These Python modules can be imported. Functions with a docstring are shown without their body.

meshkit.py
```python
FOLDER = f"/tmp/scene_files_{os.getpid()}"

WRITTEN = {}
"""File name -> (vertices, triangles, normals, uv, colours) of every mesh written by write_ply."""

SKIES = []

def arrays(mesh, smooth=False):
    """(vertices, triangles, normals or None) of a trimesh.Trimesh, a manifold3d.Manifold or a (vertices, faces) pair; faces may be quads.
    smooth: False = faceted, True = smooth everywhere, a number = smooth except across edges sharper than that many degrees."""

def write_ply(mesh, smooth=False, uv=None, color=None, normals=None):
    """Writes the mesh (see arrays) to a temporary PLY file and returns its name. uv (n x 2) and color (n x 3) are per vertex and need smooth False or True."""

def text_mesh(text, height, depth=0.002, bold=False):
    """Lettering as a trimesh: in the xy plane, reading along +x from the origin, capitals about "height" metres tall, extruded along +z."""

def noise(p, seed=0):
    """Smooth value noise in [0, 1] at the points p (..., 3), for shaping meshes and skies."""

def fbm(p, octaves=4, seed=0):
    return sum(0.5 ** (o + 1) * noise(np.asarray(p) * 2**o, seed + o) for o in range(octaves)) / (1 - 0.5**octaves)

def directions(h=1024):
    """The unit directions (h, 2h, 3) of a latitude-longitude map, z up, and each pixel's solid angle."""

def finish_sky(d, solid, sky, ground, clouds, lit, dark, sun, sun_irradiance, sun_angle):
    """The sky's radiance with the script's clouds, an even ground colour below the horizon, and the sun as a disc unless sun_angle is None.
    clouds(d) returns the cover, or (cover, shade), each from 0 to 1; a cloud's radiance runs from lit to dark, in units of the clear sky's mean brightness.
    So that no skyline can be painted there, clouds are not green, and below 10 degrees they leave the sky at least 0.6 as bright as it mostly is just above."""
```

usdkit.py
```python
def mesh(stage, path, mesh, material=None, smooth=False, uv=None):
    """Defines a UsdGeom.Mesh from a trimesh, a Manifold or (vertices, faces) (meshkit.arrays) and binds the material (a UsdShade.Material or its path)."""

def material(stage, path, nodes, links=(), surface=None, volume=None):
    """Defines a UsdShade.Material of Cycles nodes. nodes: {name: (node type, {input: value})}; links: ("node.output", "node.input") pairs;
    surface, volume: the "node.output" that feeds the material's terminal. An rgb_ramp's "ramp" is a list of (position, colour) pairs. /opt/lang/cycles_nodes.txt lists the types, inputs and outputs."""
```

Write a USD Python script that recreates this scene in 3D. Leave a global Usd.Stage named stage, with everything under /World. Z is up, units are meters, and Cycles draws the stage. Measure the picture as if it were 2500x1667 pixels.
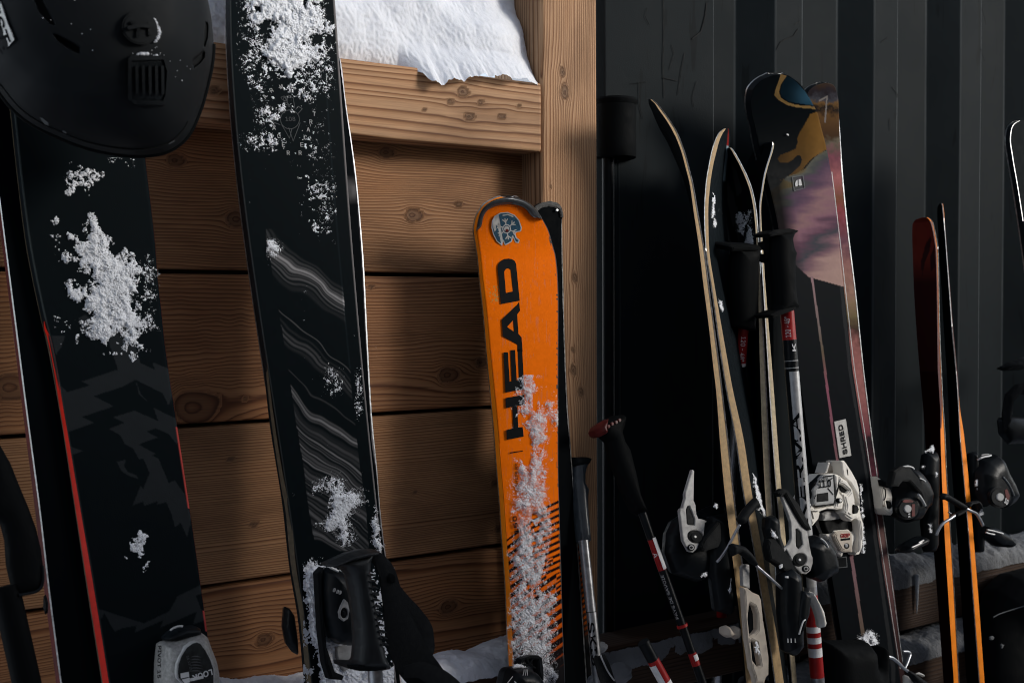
import math
import numpy as np
import shapely, shapely.geometry as sg
import trimesh, manifold3d
from scipy.interpolate import PchipInterpolator
from pxr import Gf, Sdf, Usd, UsdGeom, UsdLux, UsdShade, Vt
import meshkit, usdkit

stage = Usd.Stage.CreateInMemory()
UsdGeom.SetStageUpAxis(stage, UsdGeom.Tokens.z)
UsdGeom.SetStageMetersPerUnit(stage, 1.0)
UsdGeom.Xform.Define(stage, '/World')
UsdGeom.Scope.Define(stage, '/World/Looks')
T = Sdf.ValueTypeNames

# ------------------------------------------------------------------ camera, sky, sun
CAM = np.array([0.0, -1.55, 1.30])            # standing 1.55 m in front of the timber wall (y = 0)
FOCAL, YAW, PITCH, ROLL = 1.2, math.radians(35.4), math.radians(1.64), 0.004
EXPOSURE = 0.86
SUN_AZ, SUN_EL = math.radians(45), math.radians(19)      # to the right of the wall's outward normal
SUN_I, SUN_ANGLE, SKY = 0.37, 17.0, 0.125

F = np.array([math.sin(YAW) * math.cos(PITCH), math.cos(YAW) * math.cos(PITCH), -math.sin(PITCH)])
R0 = np.array([math.cos(YAW), -math.sin(YAW), 0.0])
U0 = np.cross(R0, F)
R = R0 * math.cos(ROLL) - U0 * math.sin(ROLL)
U = U0 * math.cos(ROLL) + R0 * math.sin(ROLL)
cam = UsdGeom.Camera.Define(stage, '/World/camera')
m = np.eye(4); m[0, :3], m[1, :3], m[2, :3], m[3, :3] = R, U, -F, CAM
cam.AddTransformOp().Set(Gf.Matrix4d(*m.ravel().tolist()))
cam.CreateHorizontalApertureAttr(36.0); cam.CreateVerticalApertureAttr(36.0 * 682 / 1024)
cam.CreateFocalLengthAttr(36.0 * FOCAL)
cam.CreateClippingRangeAttr(Gf.Vec2f(0.05, 500))
cam.CreateExposureAttr(EXPOSURE)
cam.CreateFStopAttr(9.0); cam.CreateFocusDistanceAttr(1.72)

sun_dir = np.array([math.sin(SUN_AZ) * math.cos(SUN_EL), -math.cos(SUN_AZ) * math.cos(SUN_EL), math.sin(SUN_EL)])
dome = UsdLux.DomeLight.Define(stage, '/World/sky')
sky = usdkit.material(stage, '/World/Looks/sky', {
    's': ('sky_texture', {'sky_type': 'single_scattering', 'sun_disc': False, 'sun_elevation': SUN_EL,
                          'sun_rotation': math.atan2(sun_dir[0], sun_dir[1]), 'altitude': 1800.0, 'air_density': 1.0}),
    'c': ('texture_coordinate', {}), 'n': ('noise_texture', {'scale': 2.2, 'detail': 6.0, 'roughness': 0.6}),
    'r': ('rgb_ramp', {'ramp': [(0.30, (.15, .15, .15)), (0.62, (.55, .55, .55))]}), 'h': ('hsv', {}), 'v': ('rgb_to_bw', {}),
    'b': ('background_shader', {'strength': SKY})}, [('s.color', 'h.color'), ('c.generated', 'n.vector'), ('n.fac', 'r.fac'), ('r.color', 'v.color'), ('v.val', 'h.saturation'), ('h.color', 'b.color')], surface='b.background')
UsdShade.MaterialBindingAPI.Apply(dome.GetPrim()).Bind(sky)
dome.GetPrim().SetCustomDataByKey('kind', 'structure')
sun = UsdLux.DistantLight.Define(stage, '/World/sun')
sun.CreateNormalizeAttr(True); sun.CreateIntensityAttr(SUN_I); sun.CreateAngleAttr(SUN_ANGLE)
sun.CreateColorAttr(Gf.Vec3f(1.0, 0.94, 0.86))
zz = sun_dir; xx = np.cross([0, 0, 1.0], zz); xx /= np.linalg.norm(xx); yy = np.cross(zz, xx)
m = np.eye(4); m[0, :3], m[1, :3], m[2, :3] = xx, yy, zz
sun.AddTransformOp().Set(Gf.Matrix4d(*m.ravel().tolist()))

# ------------------------------------------------------------------ helpers: reading places off the photograph (2500 x 1667)
FPX = 2500 * FOCAL
def ray(px, py):
    px, py = np.asarray(px, float), np.asarray(py, float)
    d = ((px - 1250) / FPX)[..., None] * R + ((833.5 - py) / FPX)[..., None] * U + F
    return d
def at(px, py, y):
    d = ray(px, py)
    return CAM + d * ((y - CAM[1]) / d[..., 1])[..., None]
class Plane:
    """A leaning plane through two points of the photograph with their distances in front of the wall; kx turns it about the upright."""
    def __init__(s, top, ytop, bot, ybot, kx=0.0):
        a, b = at(*top, ytop), at(*bot, ybot)
        s.o = a
        s.v = (a - b) / np.linalg.norm(a - b)
        h = np.array([1.0, kx, 0.0]); h -= s.v * (h @ s.v); s.u = h / np.linalg.norm(h)
        s.n = np.cross(s.u, s.v)
        if s.n @ (CAM - s.o) < 0: s.n = -s.n
    def hit(s, px, py, off=0.0):
        d = ray(px, py)
        t = ((s.o + 0 - CAM) @ s.n + np.asarray(off)) / (d @ s.n)
        return CAM + d * t[..., None]
    def two(s, p): return np.stack([(p - s.o) @ s.u, (p - s.o) @ s.v], -1)
    def three(s, q, off=0.0): return s.o + q[..., :1] * s.u + q[..., 1:2] * s.v + np.asarray(off)[..., None] * s.n if np.ndim(off) else s.o + q[..., :1] * s.u + q[..., 1:2] * s.v + off * s.n
    def back(s, off):
        c = object.__new__(Plane); c.o = s.o + s.n * off; c.u, c.v, c.n = s.u, s.v, s.n
        return c

# ------------------------------------------------------------------ helpers: prims
_taken = set()
def numbered(parent, name):
    k, path = 0, f'{parent}/{name}'
    while path in _taken:
        k += 1; path = f'{parent}/{name}_{k:03d}'
    _taken.add(path)
    return path
def tag(o, label=None, cat=None, group=None, kind=None):
    p = o.GetPrim() if hasattr(o, 'GetPrim') else o
    for k, v in (('label', label), ('category', cat), ('group', group), ('kind', kind)):
        if v: p.SetCustomDataByKey(k, v)
    return o
def thing(name, label, cat, group=None):
    x = UsdGeom.Xform.Define(stage, numbered('/World', name))
    return tag(x, label, cat, group)
def path_of(parent): return '/World' if parent is None else str(parent.GetPath())
def put(parent, name, v, f, mat, smooth=True, attrs=None, label=None, kind=None):
    """ONE mesh prim. attrs: per-vertex floats or colours, read by the materials."""
    path = numbered(path_of(parent), name); mat = M[mat] if isinstance(mat, str) else mat
    v, f = np.asarray(v, float), np.asarray(f, int)
    if f.shape[1] == 4: f = np.vstack([f[:, [0, 1, 2]], f[:, [0, 2, 3]]])
    me = usdkit.mesh(stage, path, (v, f), mat, smooth=smooth)
    for k, a in (attrs or {}).items():
        a = np.asarray(a, np.float32); api = UsdGeom.PrimvarsAPI(me)
        if a.ndim == 2: api.CreatePrimvar(k, T.Color3fArray, 'vertex').Set(Vt.Vec3fArray.FromNumpy(a))
        else: api.CreatePrimvar(k, T.FloatArray, 'vertex').Set(Vt.FloatArray.FromNumpy(a))
    return tag(me, label=label, kind=kind)
def putm(parent, name, mesh, mat, smooth=35, label=None, kind=None):
    if hasattr(mesh, 'to_mesh'):
        mm = mesh.to_mesh(); mesh = (mm.vert_properties[:, :3], mm.tri_verts)
    elif hasattr(mesh, 'vertices'): mesh = (np.array(mesh.vertices), np.array(mesh.faces))
    return put(parent, name, mesh[0], mesh[1], mat, smooth, label=label, kind=kind)
def join(*ms):
    vs, fs, n = [], [], 0
    for v, f in ms:
        f = np.asarray(f)
        if f.shape[1] == 4: f = np.vstack([f[:, [0, 1, 2]], f[:, [0, 2, 3]]])
        vs.append(v); fs.append(f + n); n += len(v)
    return np.vstack(vs), np.vstack(fs)
def grid_faces(nr, nc, flip=False):
    i = np.arange(nr * nc).reshape(nr, nc)
    q = np.stack([i[:-1, :-1], i[1:, :-1], i[1:, 1:], i[:-1, 1:]], -1).reshape(-1, 4)
    return q[:, ::-1] if flip else q
def tube(pts, r, n=10, cap=True):
    """A round bar through the points; r is one radius or one per point."""
    p = np.asarray(pts, float); r = np.broadcast_to(np.asarray(r, float), len(p))
    t = np.gradient(p, axis=0); t /= np.linalg.norm(t, axis=1, keepdims=True)
    a = np.cross(t[0], [0.3, 0.1, 0.9]); a /= np.linalg.norm(a)
    V = []
    for k in range(len(p)):
        a = a - t[k] * (a @ t[k]); a /= np.linalg.norm(a); b = np.cross(t[k], a)
        w = np.linspace(0, 2 * np.pi, n, endpoint=False)
        V.append(p[k] + r[k] * (np.cos(w)[:, None] * a + np.sin(w)[:, None] * b))
    V = np.array(V); i = np.arange(len(p) * n).reshape(len(p), n); j = np.roll(i, -1, 1)
    f = np.stack([i[:-1], j[:-1], j[1:], i[1:]], -1).reshape(-1, 4)
    f = np.vstack([f[:, [0, 1, 2]], f[:, [0, 2, 3]]]); V = V.reshape(-1, 3)
    if cap:
        k = len(V); V = np.vstack([V, p[0], p[-1]])
        f = np.vstack([f, np.stack([j[0], i[0], np.full(n, k)], -1), np.stack([i[-1], j[-1], np.full(n, k + 1)], -1)])
    return V, f
def spline(pts, n):
    p = np.asarray(pts, float); s = np.r_[0, np.cumsum(np.linalg.norm(np.diff(p, axis=0), axis=1))]
    return PchipInterpolator(s, p, axis=0)(np.linspace(0, s[-1], n))
def wire(parent, name, pxs, plane, off, r, mat, n=24, label=None):
    pxs = np.asarray(pxs, float)
    offs = np.broadcast_to(np.asarray(off, float), len(pxs))
    pts = np.array([plane.hit(x, y, o) for (x, y), o in zip(pxs, offs)])
    return put(parent, name, *tube(spline(pts, n), r, 8), mat, True, label=label)

def prism(poly2, plane, front, th, bevel=0.0015):
    """A plate with a broken edge: its outline in the plane's own two coordinates, its face 'front' metres before the plane."""
    P = poly2 if isinstance(poly2, sg.base.BaseGeometry) else sg.Polygon(poly2)
    P = P.buffer(0); out = []
    layers = [(P, 0.0, th - bevel)] if bevel else [(P, 0.0, th)]
    if bevel:
        for k, (ins, hh) in enumerate(((0.3, 0.35), (1.0, 0.35), (1.9, 0.3))):
            Q = P.buffer(-bevel * ins * 0.6)
            if Q.is_empty: break
            z0 = th - bevel + bevel * sum(h for _, h in ((0.3, .35), (1.0, .35), (1.9, .3))[:k])
            layers.append((Q, z0, bevel * hh))
    for Q, z0, h in layers:
        for g in getattr(Q, 'geoms', [Q]):
            if g.area < 1e-9: continue
            e = trimesh.creation.extrude_polygon(g, h, engine='earcut')
            v = np.array(e.vertices)
            out.append((plane.o + v[:, :1] * plane.u + v[:, 1:2] * plane.v + (front - th + z0 + v[:, 2:3]) * plane.n, np.array(e.faces)))
    if np.dot(np.cross(plane.u, plane.v), plane.n) < 0: out = [(v, f[:, ::-1]) for v, f in out]
    return join(*out)
def plate(parent, name, pxpoly, plane, front, th, mat, bevel=0.0015, holes=(), round_=0.0, label=None):
    two = lambda q: plane.two(plane.hit(*np.asarray(q, float).T, front))
    P = sg.Polygon(two(pxpoly)).buffer(0)
    if round_: P = P.buffer(-round_).buffer(2 * round_).buffer(-round_)
    for h in holes: P = P.difference(sg.Polygon(two(h)).buffer(0))
    return put(parent, name, *prism(P, plane, front, th, bevel), mat, 35, label=label)
def ellipse(cx, cy, rx, ry, rot=0.0, n=28):
    w = np.linspace(0, 2 * np.pi, n, endpoint=False); c, s = math.cos(math.radians(rot)), math.sin(math.radians(rot))
    x, y = rx * np.cos(w), ry * np.sin(w)
    return np.stack([cx + c * x - s * y, cy + s * x + c * y], -1)
def letters(parent, txt, px0, px1, hpx, plane, front, mat, bold=False, name='lettering', th=0.0005, fit=True, squeeze=None):
    """Lettering that runs from px0 towards px1 (its base line) with capitals hpx high, lying on the plane."""
    a, b = plane.hit(*map(float, px0), front), plane.hit(*map(float, px1), front)
    L = np.linalg.norm(b - a); ex = (b - a) / L; ey = np.cross(plane.n, ex)
    sc = L / np.hypot(px1[0] - px0[0], px1[1] - px0[1])
    t = meshkit.text_mesh(txt, hpx * sc, th, bold); v = np.array(t.vertices)
    if fit: v[:, 0] *= L / v[:, 0].max()
    w = a + v[:, :1] * ex + v[:, 1:2] * ey + v[:, 2:3] * plane.n
    return put(parent, name, w, np.array(t.faces), mat, False)
def lathe_on(p0, p1, prof, n=20, squash=1.0, side=None):
    """Turned body along p0 -> p1; prof = (fraction, radius) pairs."""
    p0, p1 = np.asarray(p0), np.asarray(p1); ax = p1 - p0
    pts = [p0 + ax * s for s, _ in prof]; rr = [r for _, r in prof]
    t = ax / np.linalg.norm(ax)
    a = np.cross(t, F); a /= np.linalg.norm(a); b = np.cross(t, a)
    w = np.linspace(0, 2 * np.pi, n, endpoint=False)
    V = np.array([p + r * (np.cos(w)[:, None] * a + squash * np.sin(w)[:, None] * b) for p, r in zip(pts, rr)])
    i = np.arange(len(pts) * n).reshape(len(pts), n); j = np.roll(i, -1, 1)
    f = np.stack([i[:-1], j[:-1], j[1:], i[1:]], -1).reshape(-1, 4); f = np.vstack([f[:, [0, 1, 2]], f[:, [0, 2, 3]]])
    V = V.reshape(-1, 3); k = len(V); V = np.vstack([V, pts[0], pts[-1]])
    f = np.vstack([f, np.stack([j[0], i[0], np.full(n, k)], -1), np.stack([i[-1], j[-1], np.full(n, k + 1)], -1)])
    return V, f

# ------------------------------------------------------------------ materials
def plain(name, col, rough=0.5, metal=0.0, vary=0.15, scale=60.0, bump=0.0, spec=0.22, coat=0.0, bscale=None):
    nodes = {'c': ('texture_coordinate', {}), 'n': ('noise_texture', {'scale': scale, 'detail': 5.0, 'roughness': 0.6}),
             'r': ('rgb_ramp', {'ramp': [(0.3, tuple(x * (1 - vary) for x in col)), (0.7, tuple(min(1, x * (1 + vary)) for x in col))]}),
             'q': ('map_range', {'from_min': 0.3, 'from_max': 0.7, 'to_min': rough * 0.85, 'to_max': min(1, rough * 1.2)}),
             'p': ('principled_bsdf', {'metallic': metal, 'specular_ior_level': spec, 'coat_weight': coat, 'coat_roughness': 0.08})}
    links = [('c.object', 'n.vector'), ('n.fac', 'r.fac'), ('r.color', 'p.base_color'), ('n.fac', 'q.value'), ('q.result', 'p.roughness')]
    if bump:
        nodes['n2'] = ('noise_texture', {'scale': bscale or scale * 6, 'detail': 3.0}); nodes['b'] = ('bump', {'strength': min(1.0, bump), 'distance': 0.002})
        links += [('c.object', 'n2.vector'), ('n2.fac', 'b.height'), ('b.normal', 'p.normal')]
    return usdkit.material(stage, '/World/Looks/' + name, nodes, links, surface='p.BSDF')
def printed(name, rough=0.4, spec=0.5, coat=0.0, bump=0.15, metal=0.0):
    return usdkit.material(stage, '/World/Looks/' + name, {
        'a': ('attribute', {'attribute': 'paint'}), 'c': ('texture_coordinate', {}),
        'n': ('noise_texture', {'scale': 90.0, 'detail': 6.0, 'roughness': 0.7}),
        'n2': ('noise_texture', {'scale': 900.0, 'detail': 2.0}),
        'k': ('map_range', {'from_min': 0.3, 'from_max': 0.75, 'to_min': 0.92, 'to_max': 1.05}),
        'x': ('mix', {'mix_type': 'multiply', 'fac': 1.0}),
        'q': ('map_range', {'from_min': 0.3, 'from_max': 0.7, 'to_min': rough * 0.8, 'to_max': min(1, rough * 1.25)}),
        'b': ('bump', {'strength': bump, 'distance': 0.0006}),
        'p': ('principled_bsdf', {'specular_ior_level': spec, 'coat_weight': coat, 'coat_roughness': 0.12, 'metallic': metal})},
        [('c.object', 'n.vector'), ('c.object', 'n2.vector'), ('n.fac', 'k.value'), ('a.color', 'x.color1'), ('k.result', 'x.color2'),
         ('x.color', 'p.base_color'), ('n.fac', 'q.value'), ('q.result', 'p.roughness'), ('n2.fac', 'b.height'), ('b.normal', 'p.normal')], surface='p.BSDF')
def wood_mat(name, tint=(1, 1, 1)):
    t = lambda c: tuple(a * b for a, b in zip(c, tint))
    return usdkit.material(stage, '/World/Looks/' + name, {
        'a': ('attribute', {'attribute': 'ring'}), 'kn': ('attribute', {'attribute': 'knot'}), 'fb': ('attribute', {'attribute': 'along'}),
        'ac': ('attribute', {'attribute': 'across'}), 'xyz': ('combine_xyz', {}),
        'mp': ('mapping', {'mapping_type': 'point', 'scale': (9.0, 420.0, 1.0)}), 'fn': ('noise_texture', {'scale': 1.0, 'detail': 6.0, 'roughness': 0.65}),
        'mp2': ('mapping', {'mapping_type': 'point', 'scale': (3.0, 9.0, 1.0)}), 'st': ('noise_texture', {'scale': 1.0, 'detail': 4.0, 'roughness': 0.6}),
        'jit': ('math', {'math_type': 'multiply_add', 'value2': 0.16}), 'fr': ('math', {'math_type': 'fraction'}),
        'rp': ('rgb_ramp', {'ramp': [(0.0, t((.36, .205, .108))), (0.10, t((.43, .255, .140))), (0.50, t((.405, .230, .120))), (0.72, t((.325, .168, .080))),
                                     (0.84, t((.190, .086, .037))), (0.92, t((.128, .054, .023))), (0.97, t((.22, .108, .049))), (1.0, t((.36, .205, .108)))]}),
        'fv': ('map_range', {'from_min': 0.25, 'from_max': 0.75, 'to_min': 0.72, 'to_max': 1.22}), 'x1': ('mix', {'mix_type': 'multiply', 'fac': 1.0}),
        'sv': ('rgb_ramp', {'ramp': [(0.28, (.52, .47, .44)), (0.5, (.98, .98, .98)), (0.72, (1.10, 1.0, .90))]}), 'x2': ('mix', {'mix_type': 'multiply', 'fac': 0.9}),
        'x3': ('mix', {'color2': t((.040, .018, .009))}),
        'h': ('rgb_ramp', {'ramp': [(0.0, (.55,) * 3), (0.4, (.45,) * 3), (0.75, (.85,) * 3), (0.93, (1.0,) * 3), (1.0, (.55,) * 3)]}),
        'hb': ('rgb_to_bw', {}), 'ha': ('math', {'math_type': 'multiply_add', 'value2': 0.5}),
        'b': ('bump', {'strength': 0.55, 'distance': 0.0014}),
        'p': ('principled_bsdf', {'roughness': 0.72, 'specular_ior_level': 0.28})},
        [('fb.fac', 'xyz.x'), ('ac.fac', 'xyz.y'), ('xyz.vector', 'mp.vector'), ('mp.vector', 'fn.vector'), ('xyz.vector', 'mp2.vector'), ('mp2.vector', 'st.vector'),
         ('fn.fac', 'jit.value1'), ('a.fac', 'jit.value3'), ('jit.value', 'fr.value1'), ('fr.value', 'rp.fac'),
         ('rp.color', 'x1.color1'), ('fn.fac', 'fv.value'), ('fv.result', 'x1.color2'), ('x1.color', 'x2.color1'), ('st.fac', 'sv.fac'), ('sv.color', 'x2.color2'),
         ('x2.color', 'x3.color1'), ('kn.fac', 'x3.fac'), ('x3.color', 'p.base_color'),
         ('fr.value', 'h.fac'), ('h.color', 'hb.color'), ('fn.fac', 'ha.value1'), ('hb.val', 'ha.value3'), ('ha.value', 'b.height'), ('b.normal', 'p.normal')], surface='p.BSDF')
def snow_mat(name, col=(.80, .82, .86), bump=0.7, scale=420.0):
    return usdkit.material(stage, '/World/Looks/' + name, {
        'c': ('texture_coordinate', {}), 'n': ('noise_texture', {'scale': scale, 'detail': 4.0, 'roughness': 0.7}), 'n2': ('noise_texture', {'scale': 60.0, 'detail': 4.0}),
        'a': ('math', {'math_type': 'multiply_add', 'value2': 0.6}), 'b': ('bump', {'strength': bump, 'distance': 0.003}),
        'r': ('rgb_ramp', {'ramp': [(0.3, tuple(x * 0.90 for x in col)), (0.7, col)]}),
        'p': ('principled_bsdf', {'roughness': 0.65, 'specular_ior_level': 0.3, 'subsurface_weight': 0.25, 'subsurface_radius': (1.0, 1.1, 1.3), 'subsurface_scale': 0.004})},
        [('c.object', 'n.vector'), ('c.object', 'n2.vector'), ('n.fac', 'a.value1'), ('n2.fac', 'a.value3'), ('a.value', 'b.height'), ('b.normal', 'p.normal'), ('n.fac', 'r.fac'), ('r.color', 'p.base_color')], surface='p.BSDF')

def powder_mat(name, col, holes=(.36, .44), patch=.14):
    """Crumbly snow: grains with gaps between them through which the face below shows."""
    return usdkit.material(stage, '/World/Looks/' + name, {
        'c': ('texture_coordinate', {}), 'n': ('noise_texture', {'scale': 620.0, 'detail': 3.0, 'roughness': 0.7}), 'n2': ('noise_texture', {'scale': 75.0, 'detail': 4.0, 'roughness': 0.6}), 'n3': ('noise_texture', {'scale': 1400.0, 'detail': 2.0}),
        'm': ('math', {'math_type': 'multiply_add', 'value2': patch * 2}), 'sh': ('math', {'math_type': 'subtract', 'value2': patch + .26}), 'dn': ('attribute', {'attribute': 'cover'}), 'ad': ('math', {'math_type': 'multiply_add', 'value2': 0.26}), 'k': ('map_range', {'from_min': holes[0], 'from_max': holes[1], 'to_min': 0.0, 'to_max': 1.0, 'clamp': True}),
        'a': ('math', {'math_type': 'multiply_add', 'value2': 0.8}), 'b': ('bump', {'strength': 0.55, 'distance': 0.0022}), 'r': ('rgb_ramp', {'ramp': [(0.3, tuple(x * .80 for x in col)), (0.7, col)]}),
        'p': ('principled_bsdf', {'roughness': 0.6, 'specular_ior_level': 0.3}), 't': ('transparent_bsdf', {}), 'x': ('mix_closure', {})},
        [('c.object', 'n.vector'), ('c.object', 'n2.vector'), ('c.object', 'n3.vector'), ('n2.fac', 'm.value1'), ('n.fac', 'm.value3'), ('m.value', 'sh.value1'), ('dn.fac', 'ad.value1'), ('sh.value', 'ad.value3'), ('ad.value', 'k.value'),
         ('n3.fac', 'a.value1'), ('n.fac', 'a.value3'), ('a.value', 'b.height'), ('b.normal', 'p.normal'), ('n.fac', 'r.fac'), ('r.color', 'p.base_color'), ('k.result', 'x.fac'), ('t.BSDF', 'x.closure1'), ('p.BSDF', 'x.closure2')], surface='x.closure')

M = {}
M['wood'] = wood_mat('larch'); M['wood2'] = wood_mat('larch_weathered', (.86, .90, .95)); M['wood3'] = wood_mat('larch_red', (.95, .86, .78))
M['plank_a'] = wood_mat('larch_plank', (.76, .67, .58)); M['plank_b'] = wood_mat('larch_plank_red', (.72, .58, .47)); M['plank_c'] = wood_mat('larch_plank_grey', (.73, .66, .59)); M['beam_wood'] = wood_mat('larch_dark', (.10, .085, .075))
M['wood_dark'] = plain('dark_timber', (.05, .032, .022), .8, vary=.4, scale=30, bump=.5)
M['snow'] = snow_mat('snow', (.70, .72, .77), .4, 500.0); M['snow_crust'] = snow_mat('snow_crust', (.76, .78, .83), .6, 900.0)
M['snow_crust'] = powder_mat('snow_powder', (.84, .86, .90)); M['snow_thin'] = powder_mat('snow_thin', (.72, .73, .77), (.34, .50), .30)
M['snow_shade_tone'] = snow_mat('snow_shade_tone', (.15, .157, .168), .8)  # snow coloured dark to stand in for the shade low behind the skis
M['black'] = plain('black_plastic', (.0040, .0054, .0066), .36, vary=.3, scale=40, bump=.12, spec=.13)
M['black_matt'] = plain('black_rubber', (.0042, .0052, .0060), .66, vary=.3, scale=50, bump=.2, spec=.12)
M['grip_black'] = plain('moulded_grip', (.0075, .009, .010), .42, vary=.3, scale=60, bump=.15, spec=.3)
M['fabric'] = plain('black_webbing', (.0035, .0042, .0048), .85, vary=.3, scale=200, bump=.6, bscale=1800)
M['base'] = plain('ski_base', (.0022, .0034, .0044), .5, vary=.3, scale=25, spec=.06)
M['helmet'] = plain('matt_helmet', (.0042, .0056, .0068), .6, vary=.22, scale=18, bump=.10, bscale=900, spec=.12)
M['hole'] = plain('dark_recess', (.0015, .002, .0022), .8, vary=.2)
M['steel'] = plain('steel_edge', (.42, .42, .42), .34, metal=1.0, vary=.35, scale=160)
M['metal'] = plain('brushed_metal', (.50, .50, .50), .45, metal=.55, vary=.15, scale=120, bump=.1)
M['grey_metal'] = plain('grey_lacquer', (.30, .30, .30), .42, metal=.35, vary=.25, scale=90, bump=.15)
M['alu'] = plain('aluminium_tube', (.34, .35, .37), .32, metal=.85, vary=.2, scale=60)
M['white'] = plain('white_plastic', (.74, .71, .65), .38, vary=.12, scale=35, bump=.08, coat=.1)
M['grey_plastic'] = plain('grey_plastic', (.33, .335, .335), .45, vary=.12, scale=35)
M['offwhite'] = plain('pale_plastic', (.42, .37, .31), .45, vary=.14, scale=50, bump=.1)
M['red'] = plain('red_lacquer', (.26, .010, .010), .38, vary=.15)
M['red_dull'] = plain('worn_red_sidewall', (.075, .009, .008), .5, vary=.35)
M['redwall'] = plain('red_sidewall', (.72, .020, .008), .4, vary=.12)
M['orange_wall'] = plain('orange_sidewall', (.94, .25, .008), .4, vary=.10)
M['orange'] = plain('orange_print', (.72, .155, .006), .4, vary=.08)
M['tan'] = plain('wood_sidewall', (.36, .24, .115), .55, vary=.25, scale=140, bump=.15)
M['tan2'] = plain('pale_sidewall', (.42, .34, .22), .55, vary=.25, scale=140, bump=.15)
M['olive'] = plain('olive_sidewall', (.10, .078, .048), .55, vary=.3, scale=120)
M['white_print'] = plain('white_print', (.62, .62, .62), .5, vary=.12)
M['grey_print'] = plain('grey_print', (.36, .36, .36), .5, vary=.2)
M['dim_print'] = plain('dim_print', (.085, .09, .094), .5, vary=.25, spec=.05)
M['black_print'] = plain('black_print', (.0035, .0045, .0055), .5, vary=.2, spec=.03)
M['sticker'] = plain('sticker_paper', (.36, .355, .34), .5, vary=.25, scale=120)
M['window'] = plain('clear_window', (.016, .019, .020), .18, vary=.3, scale=120, spec=.6)
M['foam'] = plain('foam_grip', (.0026, .0032, .0036), .7, vary=.3, scale=60, bump=.2, spec=.05)
M['bright_paper'] = plain('bright_sticker_paper', (.62, .61, .58), .5, vary=.2, scale=120)
M['blue'] = plain('sticker_blue', (.020, .060, .095), .45, vary=.3, scale=200)
M['top'] = printed('ski_topsheet', .42, .010, .0); M['top_matt'] = printed('ski_topsheet_matt', .55, .010, .0, .3); M['top_gloss'] = printed('ski_topsheet_gloss', .34, .005, .0, .06)
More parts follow.
